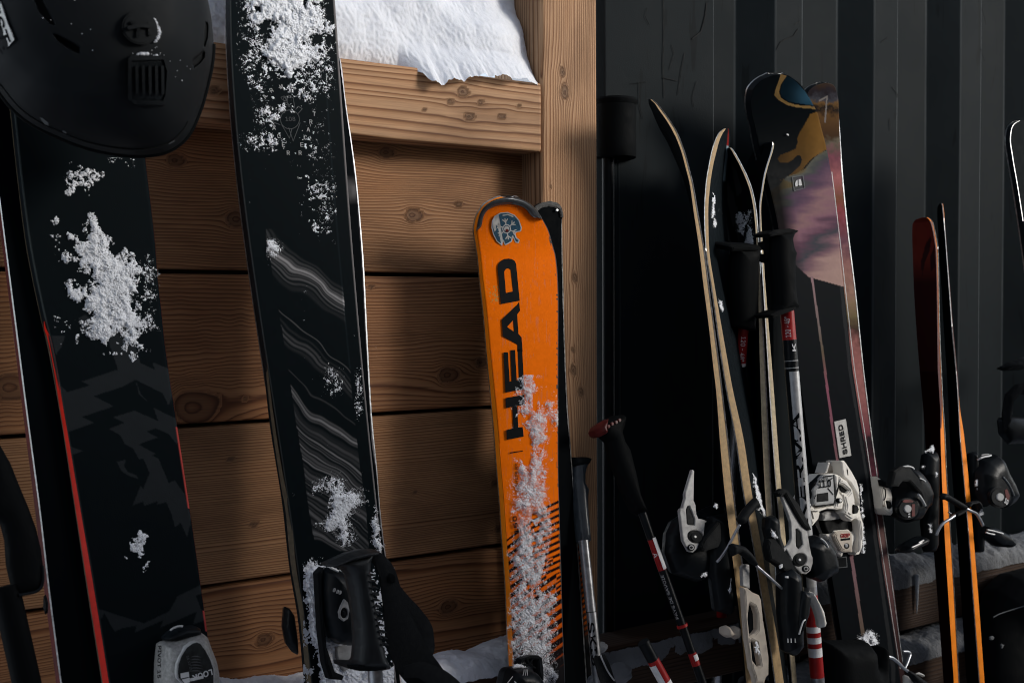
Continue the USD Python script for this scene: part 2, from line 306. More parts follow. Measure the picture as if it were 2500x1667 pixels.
# ------------------------------------------------------------------ the timber wall
def board(parent, name, o, ea, ew, en, L, W, D, s, knots=(), mat='wood', seed=0, step=0.004, wav=1.0, amp=0.006, label=None):
    """A sawn board with rounded edges: o its front lower corner, ea along, ew across, en out of the face. Growth rings and knots ride on it as vertex values."""
    r = 0.004
    aa = np.r_[0, 0, np.linspace(0, L, max(3, int(L / step))), L, L]
    ww = np.r_[0, 0, 0.0012, 0.004, np.linspace(0.004, W - 0.004, max(3, int(W / step)))[1:-1], W - 0.004, W - 0.0012, W, W]
    dd = np.r_[D, r, 0.0012, 0, np.zeros(len(ww) - 8), 0, 0.0012, r, D]
    A, Wd = np.meshgrid(aa, ww, indexing='ij'); Dp = np.broadcast_to(dd, A.shape).copy()
    Dp[0], Dp[-1] = D, D
    Dp[1], Dp[-2] = np.maximum(Dp[1], r * .6), np.maximum(Dp[-2], r * .6)
    q = np.stack([A + seed * 3.7, Wd, Dp + seed], -1)
    relief = (meshkit.fbm(q * [2.5, 14, 1], 3, seed) - .5) * 0.0035
    P = o + A[..., None] * ea + Wd[..., None] * ew - (Dp - relief * (Dp < r))[..., None] * en
    w = Wd + .55 * Dp + amp * 2 * (meshkit.fbm(q * [1.6 * wav, 5, 2], 3, seed + 5) - .5) * 2
    w = w + .0011 * (meshkit.noise(q * [11, 40, 1], seed + 8) - .5) + .004 * (meshkit.noise(q * [2.2, 12, 1], seed + 9) - .5)
    kn = np.zeros_like(w); shift = np.zeros_like(w); inner = np.full_like(w, np.nan)
    for a0, w0, R in knots:
        da, dw = (A - a0) * np.where(A > a0, .50, .85), Wd - w0
        th = .25 * (meshkit.noise(np.stack([A * 60, Wd * 60, 0 * A + a0 * 9], -1), seed) - .5)
        rho = np.sqrt(da ** 2 + dw ** 2) * (1 + th)
        shift -= dw * np.minimum(1, (1.05 * R / np.maximum(rho, 1e-6)) ** 2) * np.exp(-np.maximum(rho - 5 * R, 0) / (3 * R))
        k = np.clip((R * 1.02 - rho) / (R * .22), 0, 1)
        kn = np.maximum(kn, k * (.62 + .33 * np.exp(-((rho / R - .92) / .12) ** 2)))
        kn = np.maximum(kn, .22 * np.exp(-(rho / (1.7 * R)) ** 2))
        inner = np.where(rho < R, .25 + rho / (R * .55), inner)
    w2 = w + shift
    ring = w2 / s + 3.4 * (meshkit.noise(np.stack([0 * w2, w2 * 26, 0 * w2 + seed], -1), seed + 2) - .5) + 1.6 * (meshkit.noise(np.stack([0 * w2, w2 * 70, 0 * w2 + seed], -1), seed + 6) - .5)
    ring = np.where(np.isnan(inner), ring + 50, inner + 50)
    g = grid_faces(len(aa), len(ww))
    if np.dot(np.cross(ea, ew), en) < 0: g = g[:, ::-1]
    return put(parent, name, P.reshape(-1, 3), g, M[mat], True,
               {'ring': ring.ravel(), 'knot': kn.ravel(), 'along': (A + seed * 1.7).ravel(), 'across': (Wd + seed * .37 + Dp).ravel()}, label=label)

X1 = np.array([1.0, 0, 0]); Y1 = np.array([0, 1.0, 0]); Z1 = np.array([0, 0, 1.0])
POST_Y = -0.052
XL = at(-500, 700, 0)[0]
post_x0, post_x1 = at(1325, 700, POST_Y)[0], at(1459, 700, POST_Y)[0]
wall = thing('timber_wall', 'weathered larch plank wall with top rail and corner post behind the skis', 'wall')
gz = [at(1190, y, 0)[2] for y in (673, 995, 1336)]
pitch = (gz[0] - gz[2]) / 2
gz = [gz[0] + pitch] + gz + [gz[2] - pitch, gz[2] - 2 * pitch, gz[2] - 3 * pitch]
while gz[-1] > 0.05: gz.append(gz[-1] - pitch)
RAIL_TOP, RAIL_BOT = at(1318, 203, POST_Y - .001)[2], at(1318, 370, POST_Y - .001)[2]
kpx = {0: [(942, 372, 15), (1005, 525, 17), (1118, 498, 8), (425, 392, 15), (1175, 612, 5), (575, 535, 20), (250, 560, 13)],
       1: [(1090, 915, 22), (1172, 885, 13), (597, 973, 6), (466, 995, 40), (905, 700, 5), (20, 945, 30)],
       2: [(1208, 1180, 12), (1215, 1290, 10), (617, 1279, 7), (560, 1120, 5), (1010, 1200, 4)],
       3: [(1090, 1480, 18), (860, 1545, 16), (1030, 1590, 8), (640, 1560, 14)], 4: [(700, 1640, 10)]}
specs = [(.0040, 'plank_a', 1.3, .013), (.0054, 'plank_b', 1.0, .020), (.0034, 'plank_c', .8, .006), (.0052, 'plank_b', 1.0, .020), (.005, 'plank_a', 1, .010)]
gap = 0.0058
for k in range(len(gz) - 1):
    z0, z1 = gz[k + 1] + gap / 2, gz[k] - gap / 2
    if k == 0: z1 = RAIL_TOP - .004
    s, mt, wv, am = specs[min(k, 4)]
    o = np.array([XL, 0.0, z0]); kk = []
    for x, y, rp in kpx.get(k, []):
        p = at(x, y, 0); kk.append((p[0] - XL, p[2] - z0, rp / 1850))
    rng = np.random.default_rng(k)
    o2 = o + [0, float(rng.uniform(-.0015, .0015)), 0]
    near = k < 4
    board(wall, 'plank', o2, X1, Z1, -Y1, post_x0 - XL + .02, z1 - z0, .030, s, kk, mt, k + 1, .0034 if near else .02, wv, am)
kk = []
for x, y, rp in [(1128, 224, 13), (1098, 249, 6), (1172, 250, 6), (1266, 259, 5), (1144, 284, 11), (1224, 284, 8), (1035, 268, 3), (520, 220, 9)]:
    p = at(x, y, POST_Y - .001); kk.append((p[0] - XL, p[2] - RAIL_BOT, rp / 1900))
board(wall, 'rail', np.array([XL, POST_Y - .001, RAIL_BOT]), X1, Z1, -Y1, post_x0 - .003 - XL, RAIL_TOP - RAIL_BOT, .05, .0078, kk, 'wood', 21, .0035, .7, .006)
PB = -0.01; PH = at(1390, -160, POST_Y)[2]
kk = []
for x, y, rp in [(1379, 228, 15), (1372, 178, 9), (1404, 681, 10), (1418, 959, 10), (1400, 905, 12), (1345, 455, 4), (1400, 855, 6)]:
    p = at(x, y, POST_Y); kk.append((p[2] - PB, p[0] - post_x0, rp / 2000))
board(wall, 'post', np.array([post_x0, POST_Y, PB]), Z1, X1, -Y1, PH, post_x1 - post_x0, .004, .0043, kk, 'wood', 31, .0030, 1.2, .009)
board(wall, 'post_side', np.array([post_x0, POST_Y + .003, PB]), Z1, Y1, -X1, PH, .125, .004, .0056, (), 'wood2', 33, .005, 1.0, .010)
board(wall, 'post_side', np.array([post_x1, POST_Y + .003, PB]), Z1, Y1, X1, PH, .125, .004, .0056, (), 'wood2', 35, .01, 1.0, .010)
def box(lo, hi):
    b = trimesh.creation.box(bounds=[lo, hi]); return np.array(b.vertices), np.array(b.faces)
put(wall, 'backing', *box([XL, .034, 0], [post_x0, .045, RAIL_TOP - .03]), M['wood_dark'], False)
for px in (520, 1100):
    xb = at(px, 700, 0)[0]
    put(wall, 'batten', *box([xb, .046, 0], [xb + .07, .09, RAIL_TOP - .02]), M['wood_dark'], False)

# ------------------------------------------------------------------ the snow lying on the rail
def snow_mound():
    nx, nt = 1100, 230
    xl, xr0 = at(-400, 100, -.03)[0], post_x0
    zs = np.array([at(1317, 203, -.03)[2], at(1312, 150, -.03)[2], at(1298, 108, -.03)[2], at(1286, 60, -.03)[2], at(1282, 0, -.03)[2], at(1275, -120, -.03)[2]])
    xs = np.array([at(x, y, -.03)[0] for x, y in ((1317, 203), (1312, 150), (1298, 108), (1286, 60), (1282, 0), (1275, -120))])
    t = np.linspace(0, 1, nt) ** 1.7; u = np.linspace(0, 1, nx)
    Tt, Uu = np.meshgrid(t, u, indexing='ij')
    H = .34
    rise = np.clip(Tt / .72, 0, 1); over = np.clip((Tt - .72) / .28, 0, 1)
    z = RAIL_TOP + .002 + H * np.sin(rise * np.pi / 2 * .96) * (1 - .0 * over)
    xr = np.interp(z, zs, xs) - .003
    x = xl + (xr - xl) * Uu
    # where it hangs over the rail's face
    px_of = lambda X: 1250 + FPX * ((np.stack([X - CAM[0], 0 * X + POST_Y - CAM[1], 0 * X + RAIL_TOP - CAM[2]], -1) @ R) / (np.stack([X - CAM[0], 0 * X + POST_Y - CAM[1], 0 * X + RAIL_TOP - CAM[2]], -1) @ F))
    P = px_of(x)
    hang = np.interp(P, [1005, 1022, 1040, 1060, 1120, 1160, 1200, 1260, 1330], [0, .012, .022, .024, .016, .006, .003, .003, .003])
    hang = hang * (1 + .9 * (meshkit.noise(np.stack([x * 90, 0 * x, 0 * x], -1), 5) - .5))
    low = np.clip(1 - Tt / .055, 0, 1)
    z = z - hang * low ** .7
    q = np.stack([x, .62 * Tt, 0 * x], -1)
    back = np.interp(P, [480, 800, 990, 1040, 1330], [.016, .016, .010, -.042, -.030])
    belly = .040 * np.sin(np.clip(Tt / .30, 0, 1) * np.pi / 2) ** .8
    y = POST_Y + back * low ** 1.1 + .014 + .010 * (1 - low) - belly + .26 * (rise ** 1.5) + .30 * over
    big = (meshkit.fbm(q * [6.5, 9, 1], 3, 3) - .5) * .085 * np.clip(Tt / .16, .15, 1)
    y += big + (meshkit.fbm(q * 30, 4, 9) - .5) * .009 * np.clip(Tt / .04, .4, 1) + (meshkit.noise(q * 260, 4) - .5) * .0016
    z += (meshkit.fbm(np.stack([x * 110, 0 * x, 0 * x], -1), 3, 7) - .5) * .010 * np.clip(1 - Tt / .05, 0, 1)
    e = np.clip((Uu - .90) / .10, 0, 1); cv = 1 - np.sqrt(np.clip(1 - e ** 2, 0, 1)); y = y + (.10 - y) * cv * .5
    x = x + .040 * e ** 2 + (meshkit.fbm(np.stack([z * 40, y * 40, 0 * z], -1), 3, 2) - .5) * .014 * e
    x = np.minimum(x, post_x0 - .004)
    s = put(None, 'snow_mound', np.stack([x, y, z], -1).reshape(-1, 3), grid_faces(nt, nx, True), M['snow'], True)
    tag(s, 'thick white snow heap lying on top of the timber rail', 'snow', kind='thing')
snow_mound()

# ------------------------------------------------------------------ the corrugated steel container beside it
box_ = thing('shipping_container', 'dark grey corrugated steel container standing right of the timber post', 'container')
M['steelplate'] = usdkit.material(stage, '/World/Looks/container_paint', {
    'c': ('texture_coordinate', {}), 'n': ('noise_texture', {'scale': 7.0, 'detail': 7.0, 'roughness': 0.65}), 'n2': ('noise_texture', {'scale': 600.0, 'detail': 3.0}),
    'mp': ('mapping', {'mapping_type': 'point', 'scale': (40.0, 40.0, 5.0), 'rotation': (0.0, 0.35, 0.0)}), 'v': ('noise_texture', {'scale': 1.0, 'detail': 2.0, 'distortion': 1.6}),
    'r': ('rgb_ramp', {'ramp': [(0.3, (.0056, .0084, .0100)), (0.55, (.0074, .0105, .0122)), (0.75, (.0102, .0136, .0152))]}),
    'sc': ('rgb_ramp', {'ramp': [(0.0, (1, 1, 1)), (0.67, (1, 1, 1)), (0.70, (.62, .62, .62)), (1.0, (.5, .5, .5))]}), 'x': ('mix', {'mix_type': 'multiply', 'fac': 1.0}), 'wa': ('attribute', {'attribute': 'edge_gleam'}), 'w': ('mix', {'color2': (.055, .062, .065)}),  # lighter colour on the bends stands in for highlights along the edges
    'q': ('map_range', {'from_min': 0.3, 'from_max': 0.7, 'to_min': 0.5, 'to_max': 0.62}), 'h': ('math', {'math_type': 'multiply_add', 'value2': 0.35}),
    'b': ('bump', {'strength': 0.25, 'distance': 0.003}), 'p': ('principled_bsdf', {'specular_ior_level': 0.03})},
    [('c.object', 'n.vector'), ('c.object', 'n2.vector'), ('c.object', 'mp.vector'), ('mp.vector', 'v.vector'), ('n.fac', 'r.fac'), ('v.fac', 'sc.fac'), ('r.color', 'x.color1'), ('sc.color', 'x.color2'),
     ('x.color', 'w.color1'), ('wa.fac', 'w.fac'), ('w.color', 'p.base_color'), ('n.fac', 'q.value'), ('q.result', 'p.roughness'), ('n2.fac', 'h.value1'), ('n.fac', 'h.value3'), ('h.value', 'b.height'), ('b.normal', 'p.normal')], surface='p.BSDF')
CY = 0.0
cz0, cz1 = 0.10, 2.6
def extr(profile, z0, z1, nz=14, soft=.0035):
    """A bent sheet standing upright: profile (x, y) pairs, its bends rounded."""
    pr = [np.array(profile[0], float)]; wr = [0.]
    for a, b, c in zip(profile, profile[1:], profile[2:]):
        a, b, c = map(np.array, (a, b, c)); u1 = (a - b) / np.linalg.norm(a - b); u2 = (c - b) / np.linalg.norm(c - b)
        p0, p1 = b + u1 * soft, b + u2 * soft
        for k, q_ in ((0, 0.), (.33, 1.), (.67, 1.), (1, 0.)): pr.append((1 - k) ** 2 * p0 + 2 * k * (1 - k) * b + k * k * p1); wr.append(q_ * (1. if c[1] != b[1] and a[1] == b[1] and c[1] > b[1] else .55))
    pr.append(np.array(profile[-1], float)); wr.append(0.); pr = np.array(pr)
    zz_ = np.linspace(z0, z1, nz); n = len(pr)
    V = np.concatenate([np.c_[pr, np.full(n, z)] for z in zz_])
    dent = (meshkit.fbm(V * [3.0, 0, 1.6], 3, 5) - .5) * .004
    V[:, 1] += dent
    return V, grid_faces(nz, n, True), np.tile(np.array(wr), nz)
xe = at(1743, 300, CY)[0]; per = .278
xo = at(1958, 300, CY)[0]
prof = [(at(1477, 300, CY)[0], CY + .02), (at(1478, 300, CY)[0], CY), (xe, CY), (xe + .012, CY + .036)]
e = xo
while e - per > xe: e -= per
sl = .034
prof += [(e - .072 - .068 - .0, CY + .036)] if e - .14 > xe + .03 else []
while e < xo + 8 * per:
    prof += [(e - .072, CY), (e, CY), (e + sl, CY + .036), (e + per - .072 - .068, CY + .036)]
    e += per
prof = [p for i, p in enumerate(prof) if i == 0 or p[0] > prof[i - 1][0] + .0005]
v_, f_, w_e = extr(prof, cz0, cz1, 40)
put(box_, 'corrugated_panel', v_, f_, M['steelplate'], True, {'edge_gleam': w_e * (.45 + .8 * meshkit.noise(v_ * [30, 30, 9], 4))})
px0 = at(1461, 300, .03)[0]
put(box_, 'corner_post', *join(box([px0, .03, 0], [px0 + .035, .2, 2.6])), M['black_matt'], False)
b0 = at(1462, 300, -.02)[0]
def cyl(x, y, z0, z1, r, n=20): return tube(np.array([[x, y, z0], [x, y, z1]]), r, n)
HB = .004
hx = at(1502, 300, HB)[0]; rr = at(1541, 300, HB)[0] - hx
hz1, hz0 = at(1502, 240, HB)[2], at(1502, 388, HB)[2]
put(box_, 'hinge_block', *lathe_on([hx, HB, hz0], [hx, HB, hz1], [(0, rr * .92), (.02, rr), (.88, rr), (.90, rr * 1.05), (.95, rr * 1.08), (.985, rr * 1.02), (1, rr * .8)], 28), M['foam'], 40)
put(box_, 'hinge_pin', *cyl(hx - rr * .45, HB, .1, hz0 + .01, rr * .30), M['black'], 40)
put(box_, 'hinge_pin', *cyl(hx + rr * .1, HB + .003, .1, hz0 + .01, rr * .22), M['steelplate'], 40)
put(box_, 'bottom_rail', *box([post_x1 + .01, CY - .012, .02], [xo + 8 * per, CY + .08, .11]), M['steelplate'], False)

# ------------------------------------------------------------------ ground, ledge beams with snow behind the skis
def ground():
    n = 140; g = np.sign(np.linspace(-1, 1, n)) * np.abs(np.linspace(-1, 1, n)) ** 2.6 * 60
    Xg, Yg = np.meshgrid(g + 1, g, indexing='ij')
    z = (meshkit.fbm(np.stack([Xg * .9, Yg * .9, 0 * Xg], -1), 5, 1) - .5) * .10 - .05
    put(None, 'ground', np.stack([Xg, Yg, z], -1).reshape(-1, 3), grid_faces(n, n), M['snow'], True, kind='structure')
ground()
def ledge(px_left, px_right, pl, pr, y0, y1, snow_h, name, label, seed, beam=.09, bare=(), mats=((0, 9999, 'snow_shade_tone'),)):
    """A horizontal beam along the wall with a crust of snow on it; (pl, pr) = picture points of its upper front edge."""
    zt = at(*pl, y0)[2]; xl, xr = at(px_left, 1500, y0)[0], at(px_right, 1500, y0)[0]
    t = thing(name, label, 'beam')
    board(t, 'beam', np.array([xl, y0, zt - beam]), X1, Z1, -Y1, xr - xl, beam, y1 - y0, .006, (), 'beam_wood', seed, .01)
    nx, nt = 1500, 44
    x = np.linspace(xl, xr, nx); th = np.linspace(0, 1, nt); Tt, Xx = np.meshgrid(th, x, indexing='ij')
    ang = Tt * np.pi
    hh = snow_h * (.55 + .9 * meshkit.fbm(np.stack([Xx * 7, 0 * Xx, 0 * Xx + seed], -1), 3, seed))
    for p0_, p1_ in bare:
        b0_, b1_ = at(p0_, 1500, y0)[0], at(p1_, 1500, y0)[0]
        hh = hh * np.clip(np.maximum(b0_ - Xx, Xx - b1_) / .05 + .0, 0, 1) - .06 * ((Xx > b0_) & (Xx < b1_))
    y = (y0 + y1) / 2 - np.cos(ang) * (y1 - y0) * (.5 + .06 * meshkit.noise(np.stack([Xx * 30, Tt * 3, 0 * Xx], -1), 3)); z = zt - .006 + hh * np.abs(np.sin(ang)) ** .55
    d = (meshkit.fbm(np.stack([Xx * 60, y * 60, z * 60], -1), 4, seed) - .5) * .012 + (meshkit.noise(np.stack([Xx * 420, y * 420, z * 420], -1), seed) - .5) * .0028
    out = []
    for p0_, p1_, mt in mats:
        c0, c1 = (np.searchsorted(x, at(p_, 1500, y0)[0]) for p_ in (max(p0_, px_left), min(p1_, px_right)))
        V = np.stack([Xx, y - d * .6, z + d], -1)[:, c0:c1 + 1]
        out.append(put(None, 'snow_crust', V.reshape(-1, 3), grid_faces(nt, V.shape[1], True), M[mt], True))
    return t, out
_, (s0, s1) = ledge(560, 3300, (1100, 1662), None, -.075, -.004, .050, 'rack_beam', 'timber beam of the ski rack low along the wall under snow', 51, bare=((1385, 1965),), mats=((0, 1400, 'snow'), (1400, 9999, 'snow_shade_tone')))
tag(s0, 'white snow ridge on the beam between the marbled ski and the orange ski', 'snow', kind='stuff')
tag(s1, 'crust of snow, greyed for shade, along the upper rack beam behind the right hand bindings', 'snow', kind='stuff')
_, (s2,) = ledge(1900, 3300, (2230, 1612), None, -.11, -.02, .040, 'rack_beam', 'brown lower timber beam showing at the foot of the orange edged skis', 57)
tag(s2, 'patch of snow on the lower beam left of the orange edged skis', 'snow', kind='stuff')
# ------------------------------------------------------------------ skis
def strip(Pa, Pb):
    V = np.stack([Pa, Pb], 1).reshape(-1, 3); return V, grid_faces(len(Pa), 2)
def two_sided(v, f):
    return v, f
def fix(v, f, outward):
    """Turns the faces so that they look along the given directions (one for all, or per vertex)."""
    f = np.asarray(f)
    if f.shape[1] == 4: f = np.vstack([f[:, [0, 1, 2]], f[:, [0, 2, 3]]])
    n = np.cross(v[f[:, 1]] - v[f[:, 0]], v[f[:, 2]] - v[f[:, 0]])
    o = np.broadcast_to(outward, v.shape)[f[:, 0]]
    bad = (n * o).sum(1) < 0; f = f.copy(); f[bad] = f[bad][:, ::-1]
    return v, f
def flat_ski(t, rows, plane, thick, paint, mat='top', cols=70, dpx=3.0, bend=None, wall_l='black', wall_r='black', edge='steel', base='base', crown=.0012, edge_h=.0022, top_name='topsheet', edge_out=.0006, top_lip=.35):
    """A ski that faces the viewer: rows of (py, left px, right px) of its outline lie on the plane; it has its real thickness behind that face."""
    rows = np.array(sorted(rows), float)
    s = rows[:, 0]; fl, fr = PchipInterpolator(s, rows[:, 1]), PchipInterpolator(s, rows[:, 2])
    n = int((s[-1] - s[0]) / dpx); k = np.linspace(0, 1, n)
    py = s[0] + (s[-1] - s[0]) * k
    tip = s[0] + np.r_[0, .12, .35, .7, 1.1, 1.6, 2.2, 3, 4, 5, 6, 7, 8, 9, np.arange(10, 70, 1.2)] ; py = np.unique(np.r_[tip, py[py > tip[-1]]])
    xl, xr = fl(py), fr(py)
    u = np.r_[0, .006, np.linspace(.02, .98, cols), .994, 1]
    PY = np.repeat(py[:, None], len(u), 1); PX = xl[:, None] + (xr - xl)[:, None] * u
    bd = np.zeros(len(py)) if bend is None else np.asarray(bend(py), float)
    drop = np.zeros(len(u)); drop[[0, -1]] = .0011; drop[[1, -2]] = .0003
    off = bd[:, None] + crown * (1 - (2 * u - 1) ** 2) - drop
    V = plane.hit(PX, PY, off)
    col = paint(PX, PY, u[None, :] + 0 * PX)
    nrm = plane.n
    v, f = fix(V.reshape(-1, 3), grid_faces(len(py), len(u)), nrm)
    put(t, top_name, v, f, M[mat], True, {'paint': np.clip(col, 0, 1).reshape(-1, 3)})
    L, Rr = V[:, 0], V[:, -1]
    hdir = np.gradient((L + Rr) / 2, axis=0); hdir /= np.linalg.norm(hdir, axis=1, keepdims=True)
    nn = np.cross(np.cross(hdir, np.broadcast_to(nrm, hdir.shape)), hdir); nn /= np.linalg.norm(nn, axis=1, keepdims=True)
    nn *= np.sign((nn @ nrm))[:, None]
    side = Rr - L; side /= np.maximum(np.linalg.norm(side, axis=1, keepdims=True), 1e-9)
    th = np.broadcast_to(thick(py) if callable(thick) else thick, len(py))[:, None]
    for P, sg_, wm in ((L, -1, wall_l), (Rr, 1, wall_r)):
        o = P + side * sg_ * .0002
        put(t, 'sidewall', *fix(*strip(o, o - nn * (th - edge_h)), side * sg_ if False else np.repeat(side * sg_, 2, 0)), M[wm], True)
        e = P + side * sg_ * edge_out
        a, b = e - nn * (th - edge_h), e - nn * th
        put(t, 'steel_edge', *join(fix(*strip(a, b), np.repeat(side * sg_, 2, 0)), fix(*strip(a - side * sg_ * .002, a), np.repeat(nn, 2, 0))), M[edge], True)
    B = np.stack([L - nn * th, Rr - nn * th], 1).reshape(-1, 3)
    put(t, 'base', *fix(B, grid_faces(len(py), 2), -nrm), M[base], True)
    return dict(plane=plane, fl=fl, fr=fr, bend=bend)
def const(c): return lambda px, py, u: np.broadcast_to(np.array(c, float), px.shape + (3,)).copy()
def inside(px, py, poly):
    return shapely.contains_xy(sg.Polygon(poly).buffer(0), px, py)
def side_ski(t, rows, depth, plane, walls=('tan', 'tan'), paint=None, mat='top_matt', edge='steel', edge_px=3.0, edge_at='b', name_face='topsheet', other='base', dpx=5.0, edge_mat=None):
    """A ski seen along its edge. rows: (py, a, b, f): its sidewall shows between a and b, the face beside it runs from a back to f, which lies 'depth' metres farther.
    edge_at: the steel edge runs along side a or b of the sidewall."""
    rows = np.array(sorted(rows), float); s = rows[:, 0]
    I = [PchipInterpolator(s, rows[:, k]) for k in (1, 2, 3)]
    py = np.linspace(s[0], s[-1], max(12, int((s[-1] - s[0]) / dpx)))
    a, b, f = (i(py) for i in I)
    dp = np.broadcast_to(depth(py) if callable(depth) else depth, len(py))
    A, Bp = plane.hit(a, py, 0.0), plane.hit(b, py, 0.0)
    far = plane.hit(f, py, -dp)
    D = far - A; E = Bp + D
    ab = Bp - A; ab /= np.maximum(np.linalg.norm(ab, axis=1, keepdims=True), 1e-9)
    mid = (A + Bp + far + E) / 4
    out = lambda P: P
    # the wide face beside a, printed
    nc = 26; uu = np.linspace(0, 1, nc)
    G = A[:, None] + D[:, None] * uu[None, :, None]
    gx = a[:, None] + (f - a)[:, None] * uu; gy = np.repeat(py[:, None], nc, 1)
    col = (paint or const((.010, .012, .014)))(gx, gy, uu[None] + 0 * gx)
    put(t, name_face, *fix(G.reshape(-1, 3), grid_faces(len(py), nc), np.repeat(-ab, nc, 0)), M[mat], True, {'paint': np.clip(col, 0, 1).reshape(-1, 3)})
    put(t, other, *fix(np.stack([Bp, E], 1).reshape(-1, 3), grid_faces(len(py), 2), np.repeat(ab, 2, 0)), M['base'], True)
    # sidewall with the steel edge along one side of it
    w = np.linalg.norm(Bp - A, axis=1, keepdims=True); ew = np.minimum(w * .45, .0019)
    n = plane.n
    if edge_at == 'b': c1, e0, e1 = Bp - ab * ew, Bp - ab * ew, Bp
    else: c1, e0, e1 = A + ab * ew, A, A + ab * ew
    s0, s1 = (A, c1) if edge_at == 'b' else (c1, Bp)
    V = np.stack([s0, (s0 + s1) / 2 + n * .0006, s1], 1).reshape(-1, 3)
    put(t, 'sidewall', *fix(V, grid_faces(len(py), 3), n), M[walls[0]], True)
    V = np.stack([e0, e0 + n * .0009, e1 + n * .0009, e1], 1).reshape(-1, 3)
    put(t, 'steel_edge', *fix(V, grid_faces(len(py), 4), n), M[edge], True)
    V = np.stack([far, E], 1).reshape(-1, 3)
    put(t, 'sidewall', *fix(V, grid_faces(len(py), 2), -n), M[walls[1]], True)
    cap = np.array([A[0], Bp[0], E[0], far[0]])
    put(t, 'tip_cap', cap, np.array([[0, 1, 2, 3]]), M['black_matt'], False)
    return plane

def snow_patch(parent, plane, bbox, field, hmax=.010, step=1.4, off=.0004, seed=0, mat='snow_crust', bend=None, name='stuck_snow', solid=1.0):
    """Snow stuck to a face: grows where field(px, py) > 0 and is as thick as the field is high; grains of its own."""
    x0, y0, x1, y1 = bbox
    gx, gy = np.arange(x0, x1 + step, step), np.arange(y0, y1 + step, step)
    GX, GY = np.meshgrid(gx, gy)
    rng = np.random.default_rng(seed)
    q = np.stack([GX, GY, 0 * GX + seed * 13.0], -1)
    f = field(GX, GY)
    low = sum(a_ * (meshkit.noise(q / s_, seed + k) - .5) for k, (s_, a_) in enumerate(((34, .9), (17, .85), (9, .8))))
    fine = sum(a_ * (meshkit.noise(q / s_, seed + 20 + k) - .5) for k, (s_, a_) in enumerate(((5.5, .8), (3.2, .8), (1.9, .6))))
    body = f + low; f = body + fine * np.interp(body, [-1, 0, .8], [1.25, 1.15, .8])
    h = np.clip(body * .8 + .25, 0.08, 1.0)
    lump = meshkit.fbm(q / 13, 3, seed + 7); grain = meshkit.noise(q / 2.6, seed + 9)
    z = hmax * .62 * h * (.5 + .8 * lump) * (.85 + .3 * grain) * np.clip((f + .28) / .5, .10, 1)
    b = 0 if bend is None else np.asarray(bend(GY))
    V = plane.hit(GX + rng.uniform(-.3, .3, GX.shape) * step, GY + rng.uniform(-.3, .3, GX.shape) * step, off + b + z - (.0) * f)
    f = f - (.55 if False else 0); g = grid_faces(len(gy), len(gx)); on = (f > -.60).ravel()
    keep = on[g].sum(1) >= 2; g = g[keep]
    used = np.unique(g); mp = np.zeros(len(on), int) - 1; mp[used] = np.arange(len(used))
    v, ff = fix(V.reshape(-1, 3)[used], mp[g], plane.n)
    return put(parent, name, v, ff, M[mat], True, {'cover': solid * np.interp(f.ravel()[used], [-.6, -.1, .12, .40], [0, .30, .72, 1.0])}, kind='stuff')
def blob(poly, soft):
    """A field that is positive inside the outline and falls off over 'soft' pixels."""
    P = sg.Polygon(poly).buffer(0); shapely.prepare(P)
    def f(x, y):
        pts = shapely.points(x.ravel(), y.ravel())
        d = shapely.distance(P.boundary, pts).reshape(x.shape); ins = shapely.contains_xy(P, x, y)
        return np.clip(np.where(ins, d, -d) / soft, -1.6, 1.0)
    return f
def anyof(*fs): return lambda x, y: np.max([f(x, y) for f in fs], axis=0)
def specks(cx, cy, rx, ry, level):
    return lambda x, y: level - .55 * (((x - cx) / rx) ** 2 + ((y - cy) / ry) ** 2)
BLK = np.array([.0046, .0070, .0083])

